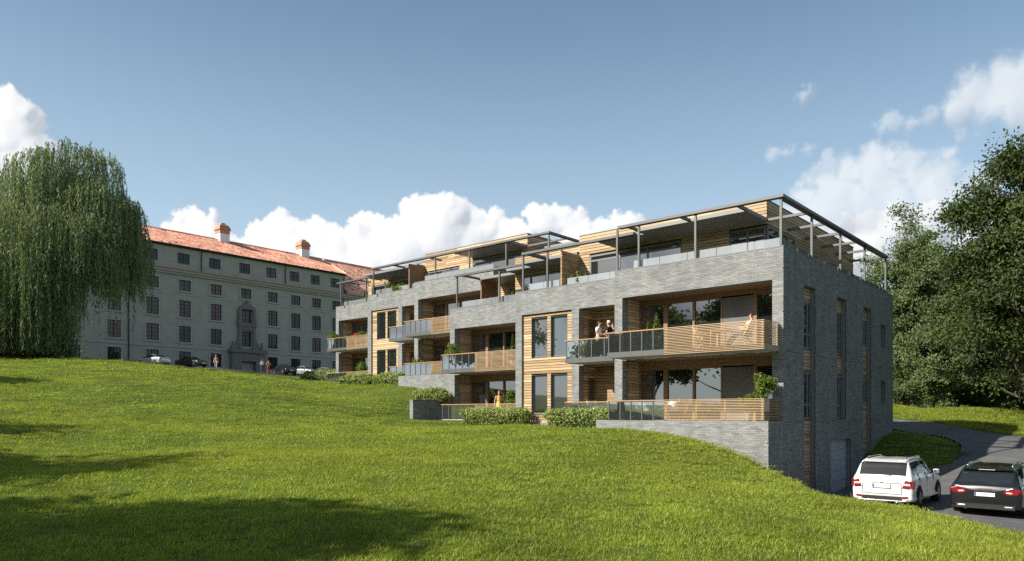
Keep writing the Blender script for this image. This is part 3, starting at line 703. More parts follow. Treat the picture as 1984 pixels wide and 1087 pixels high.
        w1 = (lx(831, 32.07), lx(891, 32.07)); w2 = (lx(916, 32.07), lx(1012, 32.07))
        hs = [(w1[0], w1[1], Z2, 8.1), (w2[0], w2[1], Z2, 8.4)]
        window(w1[0], w1[1], 32.06, 0, Z2+.02, 8.1, fw=.08, mull=((w1[0]+w1[1])/2,))
        window(w2[0], w2[1], 32.06, 0, Z2+.02, 8.4, fw=.08, mull=(w2[0]+1.7, w2[0]+3.4), trans=(8.1,))
        side_h = [(33.5, 35.4, Z2, 8.4)]
        window(xa1+.045, 0, 33.5, 35.4, Z2+.02, 8.4, fw=.09, axis='y')
    board_rows(PC, 'x', 32.25, -1, xa0, xa1, Z2, ZR, holes=hs, th=.2)
    board_rows(PSd, 'y', xa1-.02, 1, 32.26, yb1, Z2, ZR, holes=side_h, th=.025, seam=6)
    PRF = MB(); PRF.box(xa0-.02, xa1+.03, 32.03, yb1+.02, ZR, ZR+.04); PRF.box(xb0-.02, xa0-.021, 33.86, yb1-.48, ZR-.01, ZR+.03); PRF.build('roof', 'frame_grey', root, org)
    wb = (-28.8 if var == 1 else lx(720, 33.9), -23.35)
    if wb[1] > xa0: wb = (wb[0], xa0-.2)
    window(wb[0], wb[1], 33.89, 0, Z2+.02, 8.3, fw=.09, mull=(wb[0]+1.9, wb[0]+3.7))
    board_rows(PC, 'x', 34.08, -1, xb0, xa0-.01, Z2, ZR, holes=[(wb[0], wb[1], Z2, 8.3)], th=.18)
    if var == 1:
        board_rows(PC, 'x', 36.08, -1, -33.0, xb0, Z2, 8.6, th=.03, holes=[(-31.6, -29.6, Z2, 8.1)])
        window(-31.6, -29.6, 36.02, 0, Z2+.02, 8.1, fw=.08, mull=(-30.6,))
        board_rows(PC, 'y', xb0+.02, -1, 33.95, 36.05, Z2, 8.6, th=.02)
    PC.done(); PSd.done()
    # pergolas: flat rails, beams, posts and the solid canopy slabs
    pg = part_empty('pergola', root)
    def beam(x0, x1, y0, y1, z0=ZC-.06, z1=ZC+.06, n='beam', m='steel'): return MB().box(x0, x1, y0, y1, z0, z1).build(n, m, pg, tuple(org))
    def post(x, y, z0=ZP+.035, z1=ZC-.062): return MB().box(x-.045, x+.045, y-.045, y+.045, z0, z1).build('post', 'steel', pg, tuple(org))
    if var == 1:
        beam(-18.7, -11.0, 28.86, 29.14, n='rail'); beam(-11.28, -11.0, 29.141, 44.0, n='rail')
        MB().box(-18.3, -12.95, 29.86, 32.04, ZC-.08, ZC+.08).build('canopy', 'canopy_metal', pg, org)
        MB().box(-20.9, -18.31, 30.52, 32.04, ZC-.08, ZC+.08).build('canopy', 'canopy_metal', pg, org)
        for x in (-18.25, -15.6, -12.98): beam(x-.06, x+.06, 29.142, 29.858)
        beam(-25.7, -18.71, 30.24, 30.52, n='rail')
        for x in (-25.5,): beam(x-.05, x+.05, 30.522, 32.0)
        for y in (32.15, 34.5, 36.8, 39.2, 41.5, 43.9): beam(-12.92, -11.281, y-.06, y+.06, ZC-.055, ZC+.055)
        for px in (1507, 1348, 1238.3): post(lx(px, 29.0) if px != 1507 else -11.14, 29.0)
        for px in (1573, 1628.4, 1675.3, 1715.8): post(-11.14, Y_at(px, -11.14))
        post(lx(1209.9, 29.6), 29.0)
        for px in (1014, 1061): post(lx(px, 30.38), 30.38)
        MB().box(-27.2, -23.3, 32.0, 33.86, ZC-.08, ZC+.08).build('canopy', 'canopy_metal', pg, org)
        beam(-25.4, -25.25, 30.522, 32.0)
        beam(-33.0, -25.0, 32.3, 32.5, n='rail')
        MB().box(-32.5, -29.3, 34.0, 36.05, ZC-.08, ZC+.08).build('canopy', 'canopy_metal', pg, org)
        MB().box(-29.29, -27.21, 33.0, 33.86, ZC-.08, ZC+.08).build('canopy', 'canopy_metal', pg, org)
        for x in (-32.45, -29.35, -27.3): beam(x-.06, x+.06, 32.502, 34.0 if x < -29.3 else 33.0)
        for px in (886, 968): post(lx(px, 32.45), 32.45)
        # slatted timber screen
        sc = part_empty('screen', root); PS = Pieces('slat', 'slat_timber', sc, org)
        for k in range(36):
            z = Z2+.02+k*.078; PS.add(xa0-.05, xa0+.05, 30.45, 32.0, z, z+.045)
        PS.done()
        for y in (30.5, 31.2, 31.9): MB().box(xa0-.02, xa0+.02, y-.03, y+.03, Z2, Z2+2.83).build('post', 'brown_timber', sc, org)
        MB().box(-32.34, -32.24, 34.02, 35.6, Z2, 8.56).build('screen', 'brown_timber', root, org)
    else:
        yr = 30.07; xl, xr = lx(721, yr), lx(1067, yr)
        beam(xl, xr, yr-.14, yr+.14, n='rail'); beam(xr-.28, xr, yr+.141, 37.0, n='rail')
        cl = lx(881, 30.25); MB().box(cl, xa1, yr+.15, 32.04, ZC-.08, ZC+.08).build('canopy', 'canopy_metal', pg, org)
        MB().box(xa1+.1, xr-.3, 33.2, 36.0, ZC-.08, ZC+.08).build('canopy', 'canopy_metal', pg, org)
        beam(xa1+.05, xr-.281, 32.0, 32.12)
        for px in (1066, 981, 909.8, 843.9, 724): post(lx(px, yr) if px != 1066 else xr-.14, yr)
        for px in (760, 830): 
            x = lx(px, yr); beam(x-.06, x+.06, yr+.141, 31.4)
        MB().box(-27.9, xa0-.1, 31.3, 33.86, ZC-.08, ZC+.08).build('canopy', 'canopy_metal', pg, org)
        yd = 32.12; dl = lx(654, yd); beam(dl, -24.9, yd-.1, yd+.1, n='rail')
        for px in (661, 710): post(lx(px, yd), yd)
        for px in (668, 690, 712): x = lx(px, yd); beam(x-.05, x+.05, yd+.101, 33.7)
        beam(dl+.3, xb0, 33.701, 33.8)
        MB().box(xa0-.05, xa0+.05, 30.4, 32.02, Z2, 8.58).build('screen', 'brown_timber', root, org)
    # glass on the parapets
    gb = part_empty('glass_balustrade', root)
    def panes(x0, x1, y, n, h=.42):
        for k in range(n):
            a = x0+(x1-x0)*k/n+.012; b = x0+(x1-x0)*(k+1)/n-.012
            MB().box(a, b, y, y+.014, ZP+.02, ZP+h).build('pane', 'parapet_glass', gb, org)
    panes(-18.0, -11.22, 29.12, 5); panes(-22.9, -18.95, 30.6, 3); panes(-25.5, -23.4, 30.6, 2); panes(-32.6, -26.3, 32.65, 5)
    for k in range(9):
        a = 29.2+k*1.74; MB().box(-11.2, -11.186, a, a+1.71, ZP+.02, ZP+.30).build('pane', 'parapet_glass', gb, org)
    if var == 1:
        for q in ((29.0, 31.0), (32.6, 35.3), (36.8, 39.3), (40.9, 45.0)):
            for z in (2.52, -.3): MB().box(-10.995, -10.988, q[0], q[1], z-.012, z+.012).build('movement_joint', 'frame_dark', root, org)
        MB().box(-10.995, -10.988, 30.2, 30.22, -.2, ZP-.1).build('movement_joint', 'frame_dark', root, org)
    # right flank: timber strips, windows and the garage door in the slots
    if var == 1:
        sto = part_empty('cladding', root)
        for y0, y1, z0, z1 in slots: MB().box(-11.34, -11.24, y0+.001, y1-.001, max(z0, -3.9), z1).build('lining', 'brown_timber', sto, org)
        PT = Pieces('board', 'timber_side', sto, org, limit=80)
        sw = {0: [(2.8, 4.8), (-.2, 1.8)], 1: [(2.8, 4.8), (-.2, 1.8)], 2: [(3.5, 4.7), (.6, 1.75)]}
        for i, (y0, y1, z0, z1) in enumerate(slots):
            hs = [(y0, y1, a, b) for a, b in sw[i]]
            board_rows(PT, 'y', -11.24, 1, y0+.004, y1-.004, max(z0, -3.6), z1-.01, holes=hs, seam=9)
            for a, b in sw[i]: window(-11.17, 0, y0+.01, y1-.01, a, b, fw=.07, axis='y', fm='frame_grey', trans=(a+.62,) if b-a > 1.5 else (), mull=(y1-.45,))
        PT.done()
        for y0, y1, a, b in wins: window(-11.2, 0, y0, y1, a, b, fw=.06, axis='y', fm='frame_dark')
        gd = box('garage_door', 'frame_grey', root, org, -11.33, -11.22, door[0]+.002, door[1]-.002, -3.62, door[3])
        for k in range(5): 
            z = -3.6+k*.485; MB().box(-11.222, -11.195, door[0]+.06, door[1]-.06, z+.008, z+.478).build('panel', 'garage_metal', gd, org)
    return root
TB = (-21.94, 7.03, 3.0)
make_building((0, 0, 0), 'nearer grey brick apartment block with the garage door in its flank', 1)
make_building(TB, 'farther grey brick apartment block higher up the slope', 2)
# retaining wall between the two plots
_g = MB().box(-33.75, -33.45, 29.33, 32.38, -.9, .86)
rw = _g.build('retaining_wall', 'mortar', None, (-33.6, 30.8, -.3)); rw.location = (-33.6, 30.8, -.3)
tag(rw, 'low grey brick retaining wall with a hedge along its top', 'wall')
P = Pieces('brick', 'brick', rw, (-33.6, 30.8, -.3), limit=240); brick_rows(P, 'x', 29.33, -1, -33.75, -33.45, -.9, .86); brick_rows(P, 'y', -33.45, 1, 29.33, 32.38, -.9, .86); P.done()
MB().box(-33.78, -33.42, 29.3, 32.38, .861, .9).build('coping', 'frame_grey', rw, (-33.6, 30.8, -.3))
# ---------------------------------------------------------------- the old building
mat('old_plaster', (.345, .335, .285), .92, var=.10, scale=.8, bump=.15, bscale=6)
mat('old_trim', (.355, .355, .32), .9, var=.08, scale=2)
mat('old_frame', (.042, .043, .045), .6, spec=.15)
mat('portal_stone', (.165, .16, .145), .9, var=.25, scale=3, bump=.3, bscale=8)
mat('copper_red', (.44, .215, .14), .55, var=.18, scale=3)
mat('white_plaster', (.75, .74, .72), .85, var=.06)
mat('ridge_tile', (.62, .50, .42), .8, var=.15, scale=3)
glass_mat('old_glass', (.1, .11, .11), .015, body=(.012, .014, .014), body_fac=.7)
def tile_mat():
    m = bpy.data.materials.new('roof_tile'); m.use_nodes = True; nt = m.node_tree; N = nt.nodes; L = nt.links; p = N['Principled BSDF']; p.inputs['Roughness'].default_value = .8; p.inputs['Specular IOR Level'].default_value = .25
    at = N.new('ShaderNodeAttribute'); at.attribute_name = 'tone'
    cr = N.new('ShaderNodeValToRGB'); e = cr.color_ramp.elements; e[0].position = 0; e[0].color = (.16, .05, .035, 1); e[1].position = 1; e[1].color = (.80, .57, .46, 1)
    a = cr.color_ramp.elements.new(.16); a.color = (.62, .255, .155, 1); b = cr.color_ramp.elements.new(.6); b.color = (.75, .385, .265, 1)
    L.new(at.outputs['Fac'], cr.inputs[0])
    g = N.new('ShaderNodeNewGeometry'); n = N.new('ShaderNodeTexNoise'); n.inputs['Scale'].default_value = .5; n.inputs['Detail'].default_value = 5; L.new(g.outputs['Position'], n.inputs['Vector'])
    mr = N.new('ShaderNodeMapRange'); mr.inputs['From Min'].default_value = .3; mr.inputs['From Max'].default_value = .7; mr.inputs['To Min'].default_value = .72; mr.inputs['To Max'].default_value = 1.22; L.new(n.outputs[0], mr.inputs['Value'])
    v = N.new('ShaderNodeVectorMath'); v.operation = 'SCALE'; L.new(cr.outputs[0], v.inputs[0]); L.new(mr.outputs[0], v.inputs['Scale']); L.new(v.outputs[0], p.inputs['Base Color'])
    MAT['roof_tile'] = m
tile_mat()
def make_old():
    XF = -104.; org = (XF, 50., 5.0)
    root = empty('old_building', org, 'long grey plastered old building with red tiled roof and sculpted portal', 'building')
    YA, YB, YD = 8., 95., 76.0
    cols = [24.5, 29.3, 34.0, 38.9, 43.85, 48.35, 52.98, 57.72, 62.2, 66.3, 70.2, 74.1, 78.2, 82.3, 86.5]
    rows = [(7.0, 8.95), (10.3, 12.55), (13.87, 16.2), (17.6, 19.1)]
    holes = []
    for y in cols:
        for k, (a, b) in enumerate(rows):
            if abs(y-57.72) < .1 and k in (0,): continue
            holes.append((y-.86, y+.86, a, b))
    dorm = [(y, y-.88, y+.88, 21.46, 22.97) for y in [c for c in cols if c < YD-1]]
    w = MB()
    ys = sorted({YA, YB, *[c-.86 for c in cols], *[c+.86 for c in cols]})
    for y0, y1 in zip(ys, ys[1:]):
        ym = (y0+y1)/2; hs = sorted([(h[2], h[3]) for h in holes if h[0] < ym < h[1]]); z = 3.5
        for a, b in hs+[(20.4, 20.4)]:
            w.box(XF-.4, XF, y0, y1, z, a); z = b
    w.box(XF-14, XF-.75, YA+.1, YB-.1, 3.5, 20.3)
    # storey set back under the main roof
    ys = sorted({YA, YD, *[d[1] for d in dorm], *[d[2] for d in dorm]}); XS = XF-.35
    for y0, y1 in zip(ys, ys[1:]):
        if any(d[1] < (y0+y1)/2 < d[2] for d in dorm): w.box(XS-.3, XS, y0, y1, 20.41, 21.46); w.box(XS-.3, XS, y0, y1, 22.97, 23.85)
        else: w.box(XS-.3, XS, y0, y1, 20.41, 23.85)
    w.box(XS-7, XS-.62, YA+.1, YD-.1, 20.41, 23.8); w.prism([(XS-6.5, 20.41), (XS-.301, 20.41), (XS-.301, 23.8), (XS-6.5, 26.9)], 1, YD-.3, YD)
    wall = w.build('wall', 'old_plaster', root, org)
    # string courses, plinth and quoin strips
    t = MB()
    for z, p, h in ((9.45, .10, .22), (6.45, .12, .3), (16.95, .06, .18)): t.box(XF, XF+p, YA, YB, z, z+h)
    t.box(XF+.001, XF+.30, YA, YB, 19.75, 20.05); t.box(XF+.001, XF+.55, YA, YB, 20.05, 20.38)
    t.build('string_course', 'old_trim', root, org)
    MB().box(XF+.1, XF+.75, YA, YB, 20.382, 20.52).build('cornice_cover', 'copper_red', root, org)
    # windows: frame with glazing bars, pane, moulded surround
    def wmesh(wd, ht, nx, nz, arch):
        f = MB(); fw = .09; bw = .05; x0, x1 = -.2, -.12
        f.box(x0, x1, -wd, -wd+fw, 0, ht); f.box(x0, x1, wd-fw, wd, 0, ht); f.box(x0, x1, -wd+fw, wd-fw, 0, fw); f.box(x0, x1, -wd+fw, wd-fw, ht-fw, ht)
        f.box(x0, x1+.02, -.06, .06, fw, ht-fw)
        for k in range(1, nx):
            for s in (-1, 1):
                y = s*(wd*k/nx); f.box(x0, x1-.01, y-bw/2, y+bw/2, fw, ht-fw)
        for k in range(1, nz):
            z = ht*k/nz; f.box(x0, x1-.005, -wd+fw, wd-fw, z-bw/2, z+bw/2)
        fm = f.build('window', 'old_frame'); g = MB().box(-.185, -.17, -wd+.02, wd-.02, .02, ht-.02).build('pane', 'old_glass')
        s = None
        if arch is not None:
            q = MB(); b = .2
            q.box(.001, .07, -wd-b, -wd, -.12, ht+b); q.box(.001, .07, wd, wd+b, -.12, ht+b); q.box(.001, .069, -wd, wd, ht, ht+b); q.box(.001, .16, -wd-b-.08, wd+b+.08, -.26, -.121)
            if arch: q.prism([(-.35, ht+b), (.35, ht+b), (.22, ht+b+.22), (0, ht+b+.38), (-.22, ht+b+.22)], 0, .002, .12); q.box(.003, .10, -wd*.9, -.42, ht+b+.001, ht+b+.10); q.box(.003, .10, .42, wd*.9, ht+b+.001, ht+b+.10)
            s = q.build('surround', 'old_trim')
        return [x and (x.data, bpy.data.objects.remove(x))[0] for x in (fm, g, s)]
    kinds = {0: wmesh(.86, 1.95, 2, 3, False), 1: wmesh(.86, 2.25, 2, 4, True), 2: wmesh(.86, 2.33, 2, 4, True), 3: wmesh(.86, 1.5, 2, 2, False), 4: wmesh(.88, 1.51, 2, 2, None)}
    def put(k, x, y, z):
        fm, g, s = kinds[k]
        o = bpy.data.objects.new('window', fm); COL.objects.link(o); o.parent = root; o.location = (x-org[0], y-org[1], z-org[2])
        for nm, me in (('pane', g), ('surround', s)):
            if me: c = bpy.data.objects.new(nm, me); COL.objects.link(c); c.parent = o
    for y in cols:
        for k, (a, b) in enumerate(rows):
            if abs(y-57.72) < .1 and k == 0: continue
            put(k, XF, y, a)
    for d in dorm: put(4, XS, d[0], 21.46)
    # portal: dark stone porch, tall aedicule with two windows, scrolls and gable
    p = MB(); yc = 57.75
    p.box(XF+.001, XF+.9, yc-2.7, yc-1.2, 3.5, 9.3); p.box(XF+.001, XF+.9, yc+1.2, yc+2.7, 3.5, 9.3); p.box(XF+.001, XF+.899, yc-1.2, yc+1.2, 8.0, 9.3); p.box(XF+.001, XF+1.15, yc-3.0, yc+3.0, 9.3, 9.75)
    for s in (-1, 1):
        p.box(XF+.002, XF+.45, *sorted((yc+s*.92, yc+s*1.36)), 9.751, 15.9)
        p.prism([(yc+s*1.37, 9.76), (yc+s*2.3, 9.76), (yc+s*2.15, 10.3), (yc+s*1.7, 10.7), (yc+s*1.5, 11.4), (yc+s*1.37, 11.9)], 0, XF+.003, XF+.4)
        p.prism([(yc+s*1.37, 13.6), (yc+s*1.65, 13.65), (yc+s*1.5, 14.3), (yc+s*1.4, 15.5), (yc+s*1.37, 15.6)], 0, XF+.003, XF+.35)
        p.lathe([(.0, 0), (.24, .02), (.2, .5), (.14, .9), (.2, 1.1), (.0, 1.3)], (XF+.5, yc+s*2.35, 9.75), 10)
    p.box(XF+.003, XF+.44, yc-.92, yc+.92, 12.7, 13.75); p.box(XF+.003, XF+.55, yc-1.5, yc+1.5, 13.3, 13.5)
    p.prism([(yc-1.36, 15.9), (yc+1.36, 15.9), (yc+1.3, 16.2), (yc+.8, 16.4), (yc+.5, 16.8), (yc, 17.2), (yc-.5, 16.8), (yc-.8, 16.4), (yc-1.3, 16.2)], 0, XF+.004, XF+.5)
    po = p.build('portal', 'portal_stone', root, org)
    MB().box(XF-.3, XF-.1, yc-1.15, yc+1.15, 3.5, 7.99).build('door', 'old_frame', po, org)
    MB().box(XF-.09, XF-.05, yc-.95, yc-.05, 6.0, 7.5).build('pane', 'old_glass', po, org); MB().box(XF-.09, XF-.05, yc+.05, yc+.95, 6.0, 7.5).build('pane', 'old_glass', po, org)
    # downpipes and gutters
    for y in (40.7, YD-.4): MB().tube([(XF+.12, y, 5), (XF+.12, y, 19.7)], .08, 6).build('downpipe', 'old_frame', root, org)
    for y in (50.9, 64.6, YD-.15): MB().tube([(XS+.4, y, 23.7), (XS+.14, y, 23.2), (XS+.14, y, 20.6)], .07, 6).build('downpipe', 'old_frame', root, org)
    MB().tube([(XF+.1, YA, 23.86), (XF+.1, YD, 23.86)], .11, 6).build('gutter', 'old_frame', root, org)
    # roofs of real lapped tiles: shallow over the set-back storey, steep beyond it
    XR, ZRr = XF-7.2, 27.5
    ro = MB(); ro.face([(XF+.05, YA-.2, 23.93), (XF+.05, YD+.15, 23.93), (XR, YD+.15, ZRr), (XR, YA-.2, ZRr)]); ro.face([(XF+.5, YD+.15, 20.53), (XF+.5, YB, 20.53), (XR, YB, ZRr-.01), (XR, YD+.15, ZRr-.01)])
    ro.face([(XR, YA-.2, ZRr), (XR, YB, ZRr), (XF-14.5, YB, 20.4), (XF-14.5, YA-.2, 20.4)])
    ro.face([(XS, YD, 20.5), (XS, YD, 23.86), (XF-7, YD, 27.3), (XF-7, YD, 20.5)])
    roof = ro.build('roof', 'roof_tile', root, org)
    rng = np.random.RandomState(5)
    def tiles(y0, y1, xa, za, xb, zb_, tw=.36, tl=.42):
        n = int((y1-y0)/tw); L = math.hypot(xb-xa, zb_-za); m = int(L/tl); ux, uz = (xb-xa)/L, (zb_-za)/L; nx_, nz_ = -uz*-1, ux*-1
        nx_, nz_ = uz, -ux                                    # normal in the x-z plane, pointing out and up
        if nz_ < 0: nx_, nz_ = -nx_, -nz_
        J, K = np.meshgrid(np.arange(n), np.arange(m)); J = J.ravel(); K = K.ravel(); N_ = len(J)
        wob = rng.uniform(-.02, .02, N_)
        s0 = K*tl+wob; s1 = s0+tl*1.12; ya = y0+J*tw+.01; yb = ya+tw-.02; ym = (ya+yb)/2; h0, h1 = .04+rng.uniform(-.01, .02, N_), .02
        def P_(s, y, h): return np.stack([xa+ux*s+nx_*h, y, za+uz*s+nz_*h], -1)
        V = np.stack([P_(s0, ya, h0*.35), P_(s0, ym, h0+.02), P_(s0, yb, h0*.35), P_(s1, yb, h1*.1+0*ya), P_(s1, ym, h1+.018+0*ya), P_(s1, ya, h1*.1+0*ya), P_(s0, ya, -.02+0*ya), P_(s0, yb, -.02+0*ya)], 1).reshape(-1, 3)-np.array(org)
        base = 8*np.arange(N_)[:, None]
        F = np.concatenate([base+np.array([[0, 1, 4, 5]]), base+np.array([[1, 2, 3, 4]]), base+np.array([[6, 7, 2, 0]])], 0)
        tn = np.clip(rng.normal(.5, .2, N_), 0, 1); patch = np.sin(J*.11+K*.7)*np.sin(J*.053-K*.31)
        tn = np.where((rng.rand(N_) < .012+.03*(patch > .8)), .02, tn)
        o = np_mesh('roof_tiles', V, F, 'roof_tile', roof, np.tile(tn, 3)); o['kind'] = 'stuff'
    tiles(20, YD+.1, XF+.12, 23.95, XR, ZRr+.02); tiles(YD+.3, YB, XF+.55, 20.56, XR, ZRr+.01)
    MB().tube([(XR, YA-.2, ZRr+.05), (XR, YB, ZRr+.05)], .16, 8).build('ridge', 'roof_tile', roof, org)
    MB().bar((XF+.05, YD+.2, 24.03), (XR, YD+.2, ZRr+.12), .2, .12).build('verge', 'ridge_tile', roof, org)
    # dark eave boards with snow guard dots
    MB().box(XF-.3, XF+.06, YA, YD, 23.72, 23.84).build('eave', 'old_frame', roof, org)
    for px in (431, 587):
        y = Y_at(px, XR); c = MB(); c.box(XR-.8, XR+.8, y-.78, y+.78, ZRr-1.3, ZRr+1.0); ch = c.build('chimney', 'white_plaster', roof, org)
        d = MB(); d.box(XR-.84, XR+.84, y-.82, y+.82, ZRr+1.0, ZRr+1.6); d.box(XR-.98, XR+.98, y-.96, y+.96, ZRr+1.601, ZRr+1.72)
        prof = [(.94, 1.72), (.86, 2.05), (.64, 2.4), (.36, 2.58), (.33, 2.75), (.0, 2.78)]
        for (a, z0), (b, z1) in zip(prof, prof[1:]):
            for q in range(4):
                an = [(-1, -1), (1, -1), (1, 1), (-1, 1)]; p0, p1 = an[q], an[(q+1) % 4]
                d.face([(XR+p0[0]*a, y+p0[1]*a, ZRr+z0), (XR+p1[0]*a, y+p1[1]*a, ZRr+z0), (XR+p1[0]*b, y+p1[1]*b, ZRr+z1), (XR+p0[0]*b, y+p0[1]*b, ZRr+z1)])
        for s in (-.38, .38): d.box(XR+.841, XR+.86, y+s-.24, y+s+.24, ZRr+1.08, ZRr+1.5)
        d.build('chimney_hood', 'copper_red', roof, org)
    return root
make_old()
# ---------------------------------------------------------------- vegetation
mat('bark', (.085, .065, .048), .95, var=.3, scale=5, bump=.6, bscale=14)
mat('bark_pale', (.16, .14, .11), .95, var=.3, scale=5, bump=.5, bscale=14)
leaf_tone_mat('willow_leaf', (.05, .078, .034), (.24, .295, .13), trans=.32)
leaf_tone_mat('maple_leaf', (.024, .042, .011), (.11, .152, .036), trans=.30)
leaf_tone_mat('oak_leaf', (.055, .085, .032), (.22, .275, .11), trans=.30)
leaf_tone_mat('hedge_leaf', (.09, .14, .025), (.52, .58, .22), trans=.28, rough=.45)
leaf_tone_mat('pot_leaf', (.05, .10, .02), (.26, .34, .06), trans=.3, rough=.5)
leaf_tone_mat('conifer_leaf', (.05, .09, .02), (.24, .27, .05), trans=.2)
leaf_tone_mat('grass_blade', (.12, .180, .016), (.46, .515, .085), trans=.40, rough=.45, spec=.28, patch=.38, pscale=.45)
leaf_tone_mat('petal', (.5, .03, .04), (.7, .12, .14), trans=.3)
def leaf_quads(C, S, rng, aspect=.55, outward=None, droop=0., fold=.18):
    """one folded rhombus for each leaf: C (n,3) centres, S (n,) lengths"""
    n = len(C); d = rng.normal(size=(n, 3)); d[:, 2] -= droop; d /= np.linalg.norm(d, axis=1)[:, None]
    nn = rng.normal(size=(n, 3)); nn[:, 2] += .5
    if outward is not None: nn += outward*1.2
    nn -= d*(nn*d).sum(1)[:, None]; nn /= np.linalg.norm(nn, axis=1)[:, None]+1e-9; w = np.cross(d, nn)
    s = S[:, None]; a = C-d*s*.5; b = C+d*s*.5; m = C+d*s*.06
    V = np.stack([a, m+w*s*aspect*.5+nn*s*fold, b, m-w*s*aspect*.5+nn*s*fold], 1).reshape(-1, 3)
    return V, np.arange(4*n).reshape(n, 4)
def limb(mb, p0, p1, r0, r1, rng, bend=.12, n=5, sides=6):
    p0, p1 = np.array(p0, float), np.array(p1, float); L = np.linalg.norm(p1-p0); pts = []; off = rng.normal(size=3)*L*bend
    for k in range(n+1):
        t = k/n; pts.append(tuple(p0+(p1-p0)*t+off*math.sin(math.pi*t)+np.array([0, 0, 1])*L*.10*math.sin(math.pi*t)))
    mb.tube(pts, [r0+(r1-r0)*(k/n)**.8 for k in range(n+1)], sides); return pts
def broadleaf(name, label, base, H, R_, zlow, nclump, nleaf, size, seed, leafm, group=None, bark='bark', squash=1., lean=(0, 0), cl=.12, cat='tree'):
    """tapered trunk, limbs to every large clump, leaves in clumps through the crown"""
    rng = np.random.RandomState(seed); root = empty(name, base, label, cat, group)
    mb = MB(); top = np.array([lean[0], lean[1], H*.62]); tr = H*.022+.06
    stem = limb(mb, (0, 0, -.3), top, tr*1.25, tr*.45, rng, .02, 8, 9)
    zc = (H+zlow)/2; hz = (H-zlow)/2
    ph = rng.uniform(0, 6.28, 8)
    D = rng.normal(size=(nclump*2, 3)); D /= np.linalg.norm(D, axis=1)[:, None]
    az = np.arctan2(D[:, 1], D[:, 0]); lob = 1+.16*np.sin(3*az+ph[0]+D[:, 2]*3)+.12*np.sin(5*az+ph[1]-D[:, 2]*4)+.10*np.sin(7*D[:, 2]*2+ph[2])+rng.uniform(-.10, .08, len(D))
    rr = rng.uniform(0, 1, len(D))**(1/2.4)
    C = D*rr[:, None]*lob[:, None]*np.array([R_*squash, R_, hz]); C[:, 2] += zc; C[:, :2] += np.array(lean)*(C[:, 2:3]/H)
    taper = np.clip(1.25-.6*np.clip((C[:, 2]-zlow)/(H-zlow), 0, 1), .55, 1.1); C[:, 0] = lean[0]*0+C[:, 0]*taper; C[:, 1] *= taper
    C = C[C[:, 2] > zlow*.7][:nclump]
    order = np.argsort(-np.linalg.norm(C-np.array([0, 0, zc]), axis=1)); nb = min(len(C), 46)
    for k, i in enumerate(order[:nb*3:3]):
        t = np.clip((C[i, 2]-zlow*.5)/(H*1.1), .18, .92); j = t*(len(stem)-1); a = stem[int(j)]
        limb(mb, a, C[i], tr*rng.uniform(.28, .45), .018, rng, .10, 5, 5)
    mb.build('trunk', bark, root)
    cnt = rng.multinomial(nleaf, np.ones(len(C))/len(C)); ci = np.repeat(np.arange(len(C)), cnt)
    sg = R_*cl*(.7+.6*rng.rand(len(C)))
    P = C[ci]+rng.normal(size=(len(ci), 3))*sg[ci][:, None]*np.array([1, 1, .72])
    ctone = rng.uniform(-.22, .22, len(C)); tone = np.clip(.45+ctone[ci]+rng.normal(0, .16, len(ci)), 0, 1)
    o = P-np.array([lean[0], lean[1], zc]); o /= np.linalg.norm(o, axis=1)[:, None]+1e-6
    V, F = leaf_quads(P, size*rng.uniform(.65, 1.25, len(P)), rng, .62, o, .25)
    np_mesh('crown', V, F, leafm, root, tone)
    return root
def copy_thing(root, loc, rz, sc, label):
    r = root.copy(); COL.objects.link(r); r.location = loc; r.rotation_euler = (0, 0, rz); r.scale = (sc, sc, sc); r['label'] = label
    for ch in root.children:
        c = ch.copy(); COL.objects.link(c); c.parent = r
    return r
def on_ground(px, D, dz=0): x, y, _ = pt(px, D, z=0); return (x, y, gz(x, y)+dz)
# trees beyond the drive
GT = 'trees beyond the driveway'
broadleaf('maple_tree', 'tall dark maple leaning into the frame beside the driveway', on_ground(2018, 46), 18.2, 5.5, 3.6, 380, 90000, .24, 1, 'maple_leaf', GT, cl=.10)
oak = broadleaf('oak_tree', 'tall oak right behind the flank of the near block', on_ground(1768, 64), 16.3, 4.1, 1.2, 280, 62000, .24, 2, 'oak_leaf', GT)
broadleaf('oak_tree', 'rounded oak between the tall oak and the dark maple', on_ground(1880, 70), 13.8, 4.8, .8, 280, 56000, .26, 3, 'oak_leaf', GT)
broadleaf('oak_tree', 'dark oak behind the maple', on_ground(1985, 70), 13.2, 4.6, .6, 230, 44000, .26, 4, 'maple_leaf', GT)  # oak crown drawn in the darker maple leaf colour
broadleaf('small_tree', 'low pale green tree growing down to the grass below the tall oak', on_ground(1815, 58), 7.4, 2.6, .3, 140, 26000, .21, 5, 'oak_leaf', GT)
broadleaf('small_tree', 'low bushy tree at the corner of the near block', on_ground(1737, 66), 9.5, 2.8, .3, 140, 24000, .22, 6, 'oak_leaf', GT)
broadleaf('oak_tree', 'far oak closing the gap behind the flank of the near block', on_ground(1700, 88), 15.5, 5.0, 1.0, 200, 22000, .42, 12, 'oak_leaf', GT)
broadleaf('oak_tree', 'far oak closing the view right of the low pale green tree', on_ground(1850, 100), 15.5, 6.5, .4, 220, 24000, .46, 13, 'oak_leaf', GT)
broadleaf('oak_tree', 'far oak at the right edge behind the sunlit grass', on_ground(1965, 104), 14, 7, .3, 220, 24000, .46, 14, 'oak_leaf', GT)
broadleaf('shrub', 'dark shrub at the foot of the rounded oak', on_ground(1905, 66), 3.6, 2.2, .1, 60, 8000, .22, 15, 'maple_leaf', GT, cat='shrub')
